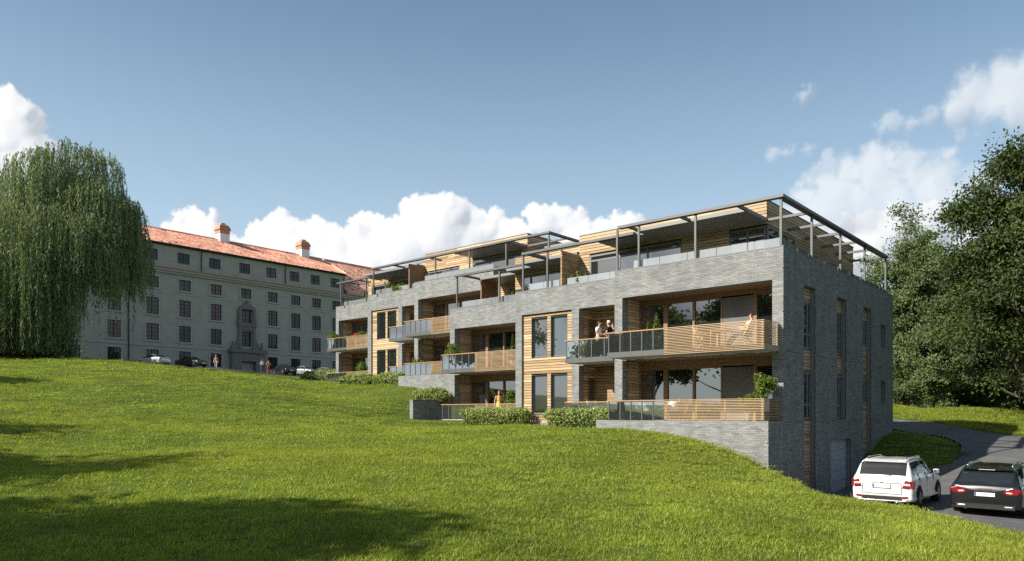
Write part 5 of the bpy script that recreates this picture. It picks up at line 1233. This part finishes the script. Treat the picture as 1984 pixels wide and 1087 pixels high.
def car(label, loc, rz, stations, paintm, wheels, side_glass, rear_glass, front_glass, wr=.35, extra=None, name='parked_car', group='parked cars', pillars=()):
    """x forward from the rear bumper, y to the left; lofted shell, glass set on the shell, wheels, lamps"""
    root = empty(name, loc, label, 'car', group, rz)
    st = [np.array([[s[0], 0, s[2]-.02], [s[0], s[1], s[2]], [s[0], s[3], s[4]], [s[0], s[5], s[6]], [s[0], s[7], s[8]], [s[0], s[9], s[10]], [s[0], s[9]*.5, s[10]+(s[11]-s[10])*.75], [s[0], 0, s[11]]]) for s in stations]
    def S(u, v):
        rows = spline(st, u); return spline(list(rows), v)
    nu, nv = (len(st)-1)*5, 28; V, F = [], []
    us = [k/5 for k in range(nu+1)]; vs = [7*k/nv for k in range(nv+1)]
    half = [[S(u, v) for v in vs] for u in us]
    for r_ in half: V += [tuple(p) for p in r_]+[(p[0], -p[1], p[2]) for p in r_[-2:0:-1]]
    m = len(half[0])*2-2
    for i in range(nu):
        for j in range(m): a = i*m+j; b = i*m+(j+1) % m; F.append((a, b, b+m, a+m))
    mb = MB(); mb.v = V; mb.f = F; mb.t = [.5]*len(F); mb.m = [0]*len(F)
    c = len(mb.v); mb.v.append(tuple(np.mean(V[:m], 0))); mb.v.append(tuple(np.mean(V[-m:], 0)))
    for j in range(m):
        mb.f.append((c, (j+1) % m, j)); mb.f.append((c+1, nu*m+j, nu*m+(j+1) % m)); mb.t += [.5, .5]; mb.m += [0, 0]
    body = mb.build('body', paintm, root, smooth=True, fix=True)
    def patch(nm, mm, u0, u1, v0, v1, sides=(1, -1), off=.007, n=10, k=5, parent=None):
        for s in sides:
            q = MB(); G = []
            for i in range(n+1):
                for j in range(k+1):
                    u = u0+(u1-u0)*i/n; v = v0+(v1-v0)*j/k; p = S(u, v); a = S(min(u+.02, len(st)-1), v)-S(max(u-.02, 0), v); b = S(u, min(v+.02, 7))-S(u, max(v-.02, 0)); nn = np.cross(a, b); nn /= np.linalg.norm(nn)+1e-9
                    if nn[2]*1+nn[1] < 0: nn = -nn
                    p = p+nn*off; G.append((p[0], s*p[1], p[2]))
            q.v = G
            for i in range(n):
                for j in range(k): a = i*(k+1)+j; q.f.append((a, a+1, a+k+2, a+k+1)[::s]); q.t.append(.5); q.m.append(0)
            q.build(nm, mm, parent or root, smooth=True)
    for a in side_glass: patch('side_window', 'car_glass', a[0], a[1], a[2], a[3])
    patch('rear_window', 'car_glass', *rear_glass); patch('windscreen', 'car_glass', *front_glass)
    for x in wheels:
        for s in (1, -1):
            wy = stations[3][3]-.065
            w = MB(); prof = [(wr*.6, -.11), (wr*.93, -.115), (wr, -.08), (wr, .08), (wr*.93, .115), (wr*.6, .11)]; n0 = []
            w.lathe([(a, b) for a, b in prof], sides=26); w.v = [(x+p[0], s*(wy+p[2]), wr+p[1]) for p in w.v]
            wo = w.build('wheel', 'tyre', root, smooth=True, fix=True)
            rm = MB()
            for k in range(9):
                an = k*2*math.pi/9; rm.bar((x+.04*math.cos(an), s*(wy+.095), wr+.04*math.sin(an)), (x+wr*.66*math.cos(an), s*(wy+.095), wr+wr*.66*math.sin(an)), .045, .02, up=(0, 1, 0))
            ring = MB(); rm.tube([(x+wr*.66*math.cos(k*2*math.pi/24), s*(wy+.09), wr+wr*.66*math.sin(k*2*math.pi/24)) for k in range(25)], .018, 6, cap=False); rm.build('rim', 'rim', wo)
            dk = MB(); dk.prism([(x+wr*.62*math.cos(k*2*math.pi/20), wr+wr*.62*math.sin(k*2*math.pi/20)) for k in range(20)], 1, *sorted((s*(wy+.04), s*(wy+.06)))); dk.build('brake_disc', 'car_trim', wo)
            ar = MB(); ya = stations[3][3]
            ar.prism([(x+(wr+.065)*math.cos(k*math.pi/16-.06), wr+(wr+.065)*math.sin(k*math.pi/16-.06)) for k in range(17)]+[(x-(wr+.06), wr*.55), (x+(wr+.06), wr*.55)], 1, *sorted((s*(ya-.13), s*(ya+.014)))); ar.build('wheel_arch', 'car_trim', root)
    if extra: extra(root, S, patch)
    return root
SUV_W = [(0.0, .70, .30, .80, .48, .83, .70, .80, .98, .60, 1.02, 1.03), (.07, .80, .26, .895, .48, .90, .74, .865, 1.02, .70, 1.06, 1.08), (.20, .84, .24, .915, .5, .915, .78, .875, 1.05, .70, 1.30, 1.325), (.34, .85, .23, .92, .5, .92, .8, .875, 1.06, .69, 1.53, 1.565), (.62, .86, .22, .92, .5, .92, .82, .875, 1.07, .68, 1.585, 1.625),
         (1.6, .86, .22, .92, .5, .92, .83, .875, 1.07, .68, 1.615, 1.655), (2.5, .86, .22, .92, .5, .92, .83, .875, 1.05, .66, 1.575, 1.615), (2.95, .86, .22, .92, .5, .92, .83, .875, 1.03, .68, 1.32, 1.35), (3.35, .86, .22, .92, .5, .92, .83, .86, 1.0, .78, 1.03, 1.05), (4.1, .85, .24, .90, .5, .90, .8, .84, .93, .7, .98, 1.0), (4.42, .76, .28, .84, .5, .84, .72, .78, .84, .6, .88, .90), (4.53, .6, .32, .7, .5, .7, .66, .6, .74, .4, .76, .77)]
def plate(root, txt, z, x=-.012):
    p = MB().box(x-.012, x, -.265, .265, z-.058, z+.058).build('number_plate', 'plate_white', root); b = MB().box(x-.0135, x-.0125, .222, .262, z-.053, z+.053).build('plate_band', 'plate_blue', p)
    fr = MB(); fr.box(x-.010, x+.01, -.28, .28, z-.075, z-.059); fr.box(x-.010, x+.01, -.28, .28, z+.059, z+.07); fr.box(x-.010, x+.01, -.28, -.266, z-.058, z+.058); fr.box(x-.010, x+.01, .266, .28, z-.058, z+.058); fr.build('plate_frame', 'car_trim', p)
    text_mesh('N', .03, 'plate_letter', 'plate_white', p, (x-.0145, .242, z-.03), (R(90), 0, R(-90)), .0005)
    text_mesh(txt, .105, 'plate_number', 'plate_ink', p, (x-.0145, -.02, z-.002), (R(90), 0, R(-90)), .001, .95)
def suv_white(root, S, patch):
    for s in (1, -1):
        a = MB(); a.prism([(s*.60, .70), (s*.83, .68), (s*.86, .93), (s*.70, .97)], 0, -.018, .12); tl = a.build('tail_light', 'lamp_red', root, bevel=.012)
        b = MB(); b.prism([(s*.615, .80), (s*.845, .79), (s*.85, .86), (s*.65, .87)], 0, -.024, -.017); b.build('reversing_lamp', 'lamp_clear', tl)
        MB().box(.02, .30, *sorted((s*.84, s*.925)), .70, .95).build('tail_light', 'lamp_red', root)
        MB().prism([(s*.62, .355), (s*.78, .375), (s*.78, .44), (s*.62, .425)], 0, -.022, .05).build('fog_lamp', 'lamp_red', root)
        e = MB(); e.tube([(-.03, s*.48, .235), (.25, s*.48, .235)], .055, 12); e.v = [(p[0], s*.48+(p[1]-s*.48)*1.8, .235+(p[2]-.235)*.7) for p in e.v]; e.build('exhaust_pipe', 'car_chrome', root, smooth=True)
        rl = MB(); rl.tube([(.55, s*.60, 1.60), (.66, s*.60, 1.685), (1.0, s*.60, 1.70), (1.9, s*.60, 1.715), (2.3, s*.60, 1.69), (2.42, s*.60, 1.62)], .024, 8); rl.build('roof_rail', 'car_chrome', root, smooth=True)
        mi = MB(); mi.box(2.72, 2.86, *sorted((s*.95, s*1.13)), 1.06, 1.22); mo = mi.build('mirror', 'car_white', root, bevel=.03); MB().box(2.714, 2.719, *sorted((s*.97, s*1.11)), 1.08, 1.2).build('mirror_glass', 'car_chrome', mo); MB().bar((2.8, s*.86, 1.08), (2.8, s*.96, 1.1), .05).build('mirror_arm', 'car_trim', mo)
        MB().box(.9, 3.3, *sorted((s*.93, s*.99)), .30, .35).build('side_step', 'car_chrome', root)
        for hx_ in (1.25, 2.25): MB().box(hx_, hx_+.2, *sorted((s*.915, s*.945)), .90, .935).build('door_handle', 'car_chrome', root)
        for dx in (.98, 2.02, 2.98): MB().box(dx, dx+.010, *sorted((s*.90, s*.926)), .34, 1.03).build('door_gap', 'car_trim', root)
        for px_ in (.96, 1.95): MB().bar((px_, s*.885, 1.06), (px_-.02 if px_ > 1 else px_+.12, s*.70, 1.55), .07, .02, up=(0, 1, 0)).build('pillar', 'car_trim', root)
    MB().box(-.03, .05, -.60, .60, .30, .42).build('bumper_grille', 'car_trim', root); gb = MB()
    MB().box(-.036, .06, -.72, .72, .245, .285).build('skid_plate', 'car_chrome', root, bevel=.01)
    MB().box(-.016, .02, -.56, .56, .855, .868).build('tailgate_crease', 'car_trim', root)
    for s in (1, -1): MB().bar((-.013, s*.575, .86), (-.013, s*.60, .50), .010, .012).build('tailgate_gap', 'car_trim', root)
    MB().box(-.013, .02, -.60, .60, .492, .502).build('tailgate_gap', 'car_trim', root)
    MB().bar((.10, .1, 1.10), (.085, -.28, 1.115), .02, .02).build('wiper', 'car_trim', root)
    sp = MB(); sp.prism([(.24, 1.575), (.62, 1.635), (.62, 1.60), (.26, 1.545)], 1, -.66, .66); sp.build('roof_spoiler', 'car_white', root, bevel=.012)
    st = part_empty('badge', root); cz = .94
    MB().tube([(-.012, .062*math.cos(k*math.pi/12), cz+.062*math.sin(k*math.pi/12)) for k in range(25)], .007, 6, cap=False).build('badge_ring', 'car_chrome', st)
    for k in range(3): an = R(90+120*k); MB().bar((-.012, 0, cz), (-.012, .06*math.cos(an), cz+.06*math.sin(an)), .012, .008).build('badge_star', 'car_chrome', st)
    text_mesh('GLK 350', .07, 'model_letters', 'car_chrome', root, (-.016, .52, .93), (R(90), 0, R(-90)), .002)
    text_mesh('4MATIC', .05, 'model_letters', 'car_chrome', root, (-.016, -.50, .93), (R(90), 0, R(-90)), .002)
    plate(root, 'BS 12633', .755)
SUV_B = [(0.0, .70, .34, .82, .52, .84, .72, .80, .96, .58, .99, 1.0), (.06, .82, .28, .93, .52, .945, .76, .88, 1.02, .68, 1.04, 1.06), (.24, .86, .25, .96, .54, .96, .82, .89, 1.06, .70, 1.26, 1.29), (.50, .88, .24, .965, .54, .965, .84, .89, 1.07, .68, 1.51, 1.555), (.8, .89, .23, .97, .54, .965, .85, .89, 1.08, .67, 1.575, 1.625),
         (1.7, .89, .23, .97, .54, .965, .85, .89, 1.08, .67, 1.625, 1.68), (2.6, .89, .23, .97, .54, .965, .85, .89, 1.06, .65, 1.57, 1.62), (3.1, .89, .23, .97, .54, .965, .85, .89, 1.04, .68, 1.30, 1.33), (3.5, .89, .23, .97, .54, .965, .84, .88, 1.0, .78, 1.02, 1.04), (4.3, .88, .25, .95, .54, .95, .8, .86, .92, .7, .96, .98), (4.7, .78, .28, .86, .5, .86, .7, .78, .8, .6, .83, .85), (4.84, .6, .32, .7, .5, .7, .64, .6, .7, .4, .72, .73)]
def suv_black(root, S, patch):
    for s in (1, -1):
        a = MB(); a.prism([(s*.48, .80), (s*.62, .72), (s*.86, .76), (s*.93, .90), (s*.72, .97), (s*.55, .92)], 0, -.02, .14); tl = a.build('tail_light', 'lamp_red', root, bevel=.015)
        MB().prism([(s*.55, .80), (s*.70, .785), (s*.72, .83), (s*.57, .845)], 0, -.027, -.019).build('reversing_lamp', 'lamp_clear', tl)
        MB().box(.05, .34, *sorted((s*.90, s*.967)), .78, .93).build('tail_light', 'lamp_red', root)
        e = MB().box(-.04, .2, *sorted((s*.50, s*.74)), .30, .38); e.build('exhaust_pipe', 'car_chrome', root, bevel=.03)
        rl = MB(); rl.tube([(.75, s*.60, 1.60), (.86, s*.60, 1.69), (1.3, s*.60, 1.715), (2.0, s*.60, 1.725), (2.5, s*.60, 1.69), (2.62, s*.60, 1.60)], .026, 8); rl.build('roof_rail', 'car_chrome', root, smooth=True)
        mi = MB(); mi.box(2.85, 3.0, *sorted((s*.99, s*1.18)), 1.07, 1.24); mo = mi.build('mirror', 'car_black', root, bevel=.035); MB().box(2.844, 2.849, *sorted((s*1.01, s*1.16)), 1.09, 1.22).build('mirror_glass', 'car_chrome', mo)
        MB().bar((2.93, s*.88, 1.09), (2.93, s*1.0, 1.12), .05).build('mirror_arm', 'car_trim', mo)
        for dx in (1.05, 2.1, 3.1): MB().box(dx, dx+.010, *sorted((s*.945, s*.972)), .36, 1.04).build('door_gap', 'car_trim', root)
        for px_ in (1.02, 2.02): MB().bar((px_, s*.90, 1.07), (px_+.1 if px_ < 1.5 else px_-.02, s*.70, 1.54), .07, .02, up=(0, 1, 0)).build('pillar', 'car_trim', root)
    sp = MB(); sp.prism([(.30, 1.545), (.80, 1.63), (.80, 1.59), (.32, 1.50)], 1, -.66, .66); so = sp.build('roof_spoiler', 'car_black', root, bevel=.014); MB().box(.296, .31, -.22, .22, 1.517, 1.535).build('brake_lamp', 'lamp_clear', so)
    MB().box(-.03, .06, -.80, .80, .39, .415).build('bumper_strip', 'car_trim', root); MB().box(-.025, .05, -.78, .78, .26, .388).build('bumper_valance', 'car_trim', root)
    MB().bar((.10, .05, 1.09), (.09, -.35, 1.10), .02, .02).build('wiper', 'car_trim', root)
    text_mesh('P O R S C H E', .06, 'model_letters', 'car_chrome', root, (-.014, 0, .905), (R(90), 0, R(-90)), .002)
    text_mesh('Cayenne', .05, 'model_letters', 'car_chrome', root, (-.014, 0, .835), (R(90), 0, R(-90)), .002)
    plate(root, 'DN 63274', .73)
def heading(dx_px, dy): pass
def car_at(px, D, ang, z=None):
    """rear-bumper centre at pixel column px and depth D; ang = heading in degrees right of the view axis"""
    x, y, _ = pt(px, D, z=0); a = math.asin(.6573)+math.pi/2-R(ang)
    return (x, y, gz(x, y)+.02 if z is None else z), a
l_, a_ = car_at(1708, 23.6, 41)
wc = car('white off-road car parked with its tail to the lawn', l_, a_, SUV_W, 'car_white', (.86, 3.62), [(3.1, 4.95, 4.14, 4.86), (5.05, 7.5, 4.14, 4.84)], (1.25, 2.85, 5.02, 7.0), (6.2, 7.85, 5.05, 7.0), .355, suv_white)
l_, a_ = car_at(1908, 22.2, 43)
bc = car('black off-road car parked at the right edge', l_, a_, SUV_B, 'car_black', (.95, 3.84), [(3.2, 4.95, 4.14, 4.86), (5.05, 7.5, 4.14, 4.84)], (1.25, 2.85, 5.02, 7.0), (6.2, 7.85, 5.05, 7.0), .375, suv_black)
wc.scale = (.97, .98, .945); bc.scale = (.98, .98, .92)
SEDAN = [(0.0, .66, .36, .76, .52, .78, .66, .74, .86, .5, .92, .94), (.12, .76, .28, .86, .52, .87, .7, .82, .94, .66, .99, 1.01), (.62, .80, .24, .885, .52, .885, .74, .83, .97, .68, 1.03, 1.06), (1.0, .81, .22, .89, .52, .89, .76, .83, .98, .62, 1.22, 1.26), (1.45, .82, .21, .89, .52, .89, .77, .83, .98, .57, 1.37, 1.41), (2.1, .82, .21, .89, .52, .89, .77, .83, .97, .57, 1.40, 1.45), (2.6, .82, .21, .89, .52, .89, .77, .83, .95, .58, 1.33, 1.37), (3.1, .82, .21, .89, .52, .89, .76, .82, .93, .66, 1.05, 1.08), (3.45, .82, .21, .89, .52, .89, .75, .82, .91, .70, .95, .97), (4.2, .80, .23, .87, .5, .87, .7, .80, .80, .62, .85, .87), (4.5, .70, .26, .78, .46, .78, .62, .70, .68, .5, .70, .72), (4.6, .55, .3, .6, .46, .6, .56, .5, .6, .3, .62, .63)]
def sedan_bits(root, S, patch):
    for s in (1, -1):
        MB().box(-.012, .10, *sorted((s*.52, s*.80)), .72, .84).build('tail_light', 'lamp_red', root, bevel=.01)
        MB().box(4.36, 4.47, *sorted((s*.42, s*.72)), .60, .70).build('headlight', 'lamp_clear', root, bevel=.02)
        mi = MB().box(2.95, 3.05, *sorted((s*.92, s*1.06)), .95, 1.06); mi.build('mirror', 'car_trim', root, bevel=.02)
    MB().box(-.012, .0, -.26, .26, .62, .73).build('number_plate', 'plate_white', root); MB().box(4.53, 4.56, -.35, .35, .40, .5).build('grille', 'car_trim', root)
    MB().box(4.572, 4.58, -.26, .26, .44, .55).build('number_plate', 'plate_white', root)
sg = [(2.75, 4.95, 4.12, 4.86), (5.02, 7.1, 4.12, 4.86)]
def sedan(label, px, D, ang, pm):
    x, y, _ = pt(px, D, z=0); a = math.asin(.6573)+math.pi/2-R(ang); z = gz(x, y)+.05
    car(label, (x-2.3*math.cos(a), y-2.3*math.sin(a), z), a, SEDAN, pm, (.85, 3.65), sg, (2.2, 4.0, 5.05, 7.0), (6.1, 7.2, 5.05, 7.0), .32, sedan_bits)
sedan('pale saloon car at the crest nearest the willow', 297, 92, -62, 'car_silver')
sedan('black saloon car left of the lone walker', 372, 96, 118, 'car_black')
sedan('black saloon car facing the lawn right of the walking couple', 552, 101, 140, 'car_black')
sedan('pale saloon car between the black one and the far hedge', 592, 103, 125, 'car_silver')
sedan('silver saloon car half hidden behind the far hedge', 634, 100, 95, 'car_silver')
# ---------------------------------------------------------------- people
mat('skin_tone', (.50, .27, .18), .55); mat('cloth_white', (.80, .80, .78), .8); mat('cloth_black', (.016, .016, .018), .85); mat('cloth_beige', (.48, .42, .33), .85); mat('cloth_yellow', (.72, .52, .10), .8)
mat('cloth_blue', (.12, .2, .36), .85); mat('cloth_red', (.5, .06, .08), .85); mat('cloth_pink', (.6, .34, .32), .85); mat('cloth_tan', (.42, .28, .18), .85); mat('cloth_light', (.62, .66, .72), .85); mat('denim', (.07, .10, .17), .9)
mat('hair_brown', (.07, .035, .018), .7); mat('hair_white', (.62, .60, .56), .7); mat('hair_dark', (.015, .012, .01), .7); mat('shoe', (.03, .025, .02), .6)
def skin(name, chains, m, parent, sub=2, root_i=0):
    """chains: lists of (x,y,z,r) that share joints by position"""
    V, Rr, E, idx = [], [], [], {}
    for ch in chains:
        prev = None
        for (x, y, z, r) in ch:
            k = (round(x, 4), round(y, 4), round(z, 4))
            if k not in idx: idx[k] = len(V); V.append((x, y, z)); Rr.append(r)
            i = idx[k]
            if prev is not None and prev != i: E.append((prev, i))
            prev = i
    me = bpy.data.meshes.new(name); me.from_pydata(V, E, []); me.materials.append(MAT[m])
    o = bpy.data.objects.new(name, me); COL.objects.link(o); o.parent = parent
    md = o.modifiers.new('skin', 'SKIN'); md.use_smooth_shade = True
    if not me.skin_vertices: me.attributes.new if False else None
    d = me.skin_vertices[0].data
    for i, r in enumerate(Rr):
        r2 = r if hasattr(r, '__len__') else (r, r); d[i].radius = r2; d[i].use_root = (i == root_i); d[i].use_loose = False
    s = o.modifiers.new('smooth', 'SUBSURF'); s.levels = sub; s.render_levels = sub
    return o
def hand(w, d, side):
    """palm and five fingers leaving the wrist w in direction d"""
    w = Vector(w); d = Vector(d).normalized(); up = Vector((0, 0, 1)); sx = d.cross(up)
    sx = sx.normalized() if sx.length > .1 else Vector((1, 0, 0)); dn = sx.cross(d).normalized()
    palm = w+d*.07; ch = [[(*w, .026), (*palm, (.032))]]
    for k, (off, L) in enumerate(((-.027, .062), (-.009, .072), (.009, .068), (.027, .054))):
        a = palm+sx*off+d*.03; b = a+d*L*.55-dn*.008; c = b+d*L*.4-dn*.022; ch.append([(*palm, .032), (*a, .010), (*b, .009), (*c, .008)])
    t = w+d*.03+sx*.035*side; t2 = t+sx*.022*side+d*.03-dn*.012; ch.append([(*w, .026), (*t, .012), (*t2, .010)])
    return ch
def person(label, loc, rz, J, top, bottom, hair, sleeve='short', dress=False, hair_len=0., scale=1., bald=False, look=0.):
    """J: joint positions facing +x; body = one skinned surface, clothes and hair are its children"""
    root = empty('person', loc, label, 'person', None, rz); root.scale = (scale,)*3
    P = {k: Vector(v) for k, v in J.items()}; pel, ch_, nk, hd = P['pelvis'], P['chest'], P['neck'], P['head']
    q = lambda v, r: (v.x, v.y, v.z, r)
    hc = hd; crown = hd+(hd-nk).normalized()*.075; chin = hd+(nk-hd).normalized()*.07+Vector((.025, 0, 0))
    chains = [[q(pel, .105), q((pel+ch_)/2, .095), q(ch_, .115), q(nk, .052), q(chin, .06), q(hc, (.078)), q(crown, .062)]]
    garments_t = [[q(pel, .125), q((pel+ch_)/2, .122), q(ch_, .137), q(ch_+(nk-ch_)*.55, .085)]]; garments_b = []
    for s, n in ((1, 'l'), (-1, 'r')):
        sh, el, wr, hp, kn, an, toe = (P[n+k] for k in ('sh', 'el', 'wr', 'hip', 'kn', 'an', 'toe'))
        chains += [[q(ch_, .115), q(sh, .062), q((sh+el)/2, .047), q(el, .038), q((el+wr)/2, .036), q(wr, .026)]]+hand(wr, wr-el+Vector((0, 0, -.02)), -s)
        chains += [[q(pel, .105), q(hp, .085), q((hp+kn)/2, .068), q(kn, .052), q(kn+(an-kn)*.35, .054), q(an, .036), q(toe, .03)]]
        e = el if sleeve == 'long' else sh+(el-sh)*.62
        if sleeve != 'none': garments_t.append([q(ch_, .137), q(sh, .080), q(sh+(e-sh)*.5, .066), q(e, .062)]+([q(wr, .042)] if sleeve == 'long' else []))
        garments_b.append([q(pel, .128), q(hp, .104), q((hp+kn)/2, .086), q(kn, .070), q(kn+(an-kn)*.5, .068), q(an+Vector((0, 0, .03)), .060)])
        sk = MB(); f = (toe-an); f.z = 0; f = f.normalized(); side = Vector((-f.y, f.x, 0)); b0 = an-f*.07
        V = []
        for t, wd, h in ((0, .032, .075), (.3, .038, .085), (.65, .045, .055), (.9, .038, .04), (1, .015, .03)):
            c = b0+f*(.27*t); z = an.z-.075
            for yy, zz in ((-wd, 0), (-wd*.9, h*.7), (0, h), (wd*.9, h*.7), (wd, 0)): V.append((c.x+side.x*yy, c.y+side.y*yy, z+zz))
        sk.v = V
        for i in range(4):
            for j in range(4): a = i*5+j; sk.f.append((a, a+1, a+6, a+5)); sk.t.append(.5); sk.m.append(0)
            sk.f.append((i*5+4, i*5, i*5+5, i*5+9)); sk.t.append(.5); sk.m.append(0)
        sk.f += [(4, 3, 2, 1, 0), (20, 21, 22, 23, 24)]; sk.t += [.5]*2; sk.m += [0]*2
        sk.build('shoe', 'shoe', root, smooth=True)
    skin('body', chains, 'skin_tone', root)
    if dress:
        d = MB(); n0 = []
        prof = [(ch_.z+.10, .125, .09), (ch_.z-.02, .15, .115), ((pel.z+ch_.z)/2, .115, .095), (pel.z, .165, .13), (pel.z-.25, .21, .17), (pel.z-.5, .27, .22), (.30, .31, .26)]
        for (z, a, b) in prof:
            for k in range(20): an = k*2*math.pi/20; f = 1+(.06*math.sin(an*7) if z < pel.z-.1 else 0); d.v.append((pel.x+(ch_.x-pel.x)*max(0, (z-pel.z))/.4+b*f*math.cos(an), a*f*math.sin(an), z))
        for i in range(len(prof)-1):
            for k in range(20): a = i*20+k; b = i*20+(k+1) % 20; d.f.append((a, a+20, b+20, b)); d.t.append(.5); d.m.append(0)
        d.build('dress', top, root, smooth=True)
    else:
        skin('shirt', garments_t, top, root); skin('trousers', garments_b, bottom, root)
    # face: nose, eyes, ears, mouth; hair cap
    f = MB(); h = hc; c_, s_ = math.cos(look), math.sin(look)
    def fp(x, y, z): return (h.x+x*c_-y*s_, h.y+x*s_+y*c_, h.z+z)
    no = MB(); no.tube([fp(.078, 0, .03), fp(.098, 0, -.005), fp(.085, 0, -.016)], [.010, .014, .010], 6); no.build('nose', 'skin_tone', root, smooth=True)
    mo = MB(); mo.tube([fp(.078, .024, -.048), fp(.086, 0, -.047), fp(.078, -.024, -.048)], [.004, .007, .004], 6); mo.build('mouth', 'cloth_red', root)
    for s in (1, -1):
        ey = MB(); ey.tube([fp(.077, s*.030, .022), fp(.083, s*.030, .022)], [.011, .006], 8); ey.build('eye', 'hair_dark', root)
        ea = MB(); ea.tube([fp(-.005, s*.078, .03), fp(-.012, s*.090, .01), fp(-.005, s*.080, -.02)], [.012, .016, .010], 6); ea.build('ear', 'skin_tone', root, smooth=True)
    hm = MB(); nl, nk_ = 7, 16
    for i in range(nl+1):
        ph = math.pi*.56*i/nl
        for k in range(nk_):
            th = 2*math.pi*k/nk_; r = .097; back = math.cos(th) < .25
            low = 1. if back else .62; p2 = ph*low; x, y, z = math.sin(p2)*math.cos(th)*r*1.08-.012, math.sin(p2)*math.sin(th)*r*.92, math.cos(p2)*r*1.12+.028; hm.v.append(fp(x, y, z))
    for i in range(nl):
        for k in range(nk_): a = i*nk_+k; b = i*nk_+(k+1) % nk_; hm.f.append((a, a+nk_, b+nk_, b)); hm.t.append(.5); hm.m.append(0)
    if hair_len: hm.tube([fp(-.05, 0, .04), fp(-.09, 0, -.05), fp(-.085, 0, -.05-hair_len*.6), fp(-.07, 0, -.05-hair_len)], [.075, .085, .07, .03], 10)
    hm.build('hair', hair, root, smooth=True)
    return root
def standing(arms=0, step=.0, twist=0.):
    J = dict(pelvis=(0, 0, .95), chest=(.01, 0, 1.30), neck=(.02, 0, 1.50), head=(.045, 0, 1.645))
    for s, n in ((1, 'l'), (-1, 'r')):
        J[n+'sh'] = (.0, s*.185, 1.40); J[n+'hip'] = (0, s*.10, .90); st = step*s
        J[n+'kn'] = (.03+st*.6, s*.105, .50); J[n+'an'] = (-.02+st, s*.11, .085); J[n+'toe'] = (.14+st, s*.13, .035)
        if arms == 0: J[n+'el'] = (-.03, s*.25, 1.12); J[n+'wr'] = (.08, s*.26, .88)
        elif arms == 1: J[n+'el'] = (.0, s*.25, 1.14); J[n+'wr'] = (.25, s*.12, 1.10)          # forearms held in front
        elif arms == 2: J[n+'el'] = (.06, s*.27, 1.16) if s > 0 else (-.02, s*.26, 1.12); J[n+'wr'] = (.18, s*.16, 1.36) if s > 0 else (.14, s*.14, 1.02)
        elif arms == 3: J[n+'el'] = (.06, s*.30, 1.42) if s > 0 else (-.05, s*.25, 1.12); J[n+'wr'] = (.08, s*.16, 1.62) if s > 0 else (.04, s*.27, .88)
    return J
def seated():
    J = dict(pelvis=(-.02, 0, .54), chest=(-.14, 0, .86), neck=(-.17, 0, 1.05), head=(-.16, 0, 1.20))
    for s, n in ((1, 'l'), (-1, 'r')):
        J[n+'sh'] = (-.16, s*.185, .97); J[n+'el'] = (.0, s*.26, .73); J[n+'wr'] = (.26, s*.20, .74); J[n+'hip'] = (.0, s*.10, .52); J[n+'kn'] = (.46, s*.13, .58); J[n+'an'] = (.80, s*.12, .14); J[n+'toe'] = (.95, s*.13, .17)
    return J
person('man in a white shirt leaning at the glass balcony rail', (PX(1160, 29.25), 29.25, Z1), R(10), standing(1), 'cloth_white', 'cloth_beige', 'hair_dark')
person('white haired man in a black shirt facing the man in white', (PX(1180.5, 29.4), 29.4, Z1), R(185), standing(1), 'cloth_black', 'denim', 'hair_white')
person('person in pink half hidden behind the brick pier', (PX(1189.5, 29.9), 29.9, Z1), R(200), standing(2), 'cloth_pink', 'denim', 'hair_dark', scale=.96)
person('man sitting in the wooden chair behind the upper balcony slats', (-12.15, 28.15, Z1), R(180), seated(), 'cloth_light', 'denim', 'hair_dark')
person('woman in a yellow dress standing on the ground terrace', (PX(967, 31.55), 31.55, Z0), R(-35), standing(3), 'cloth_yellow', 'cloth_yellow', 'hair_brown', 'none', True, .22, .96)
def far(label, px, D, rz, *a, **k):
    x, y, _ = pt(px, D, z=0); person(label, (x, y, gz(x, y)+.03), rz, *a, **k)
far('lone walker in a light jacket on the crest between the cars', 418.5, 96, R(-40), standing(0, .12), 'cloth_tan', 'cloth_beige', 'hair_white', sleeve='long')
far('person in a light blue shirt of the couple on the crest', 508, 96, R(-20), standing(1), 'cloth_light', 'denim', 'hair_dark')
far('person in red and tan of the couple on the crest', 520.5, 96.5, R(170), standing(2), 'cloth_tan', 'cloth_red', 'hair_brown', sleeve='long')
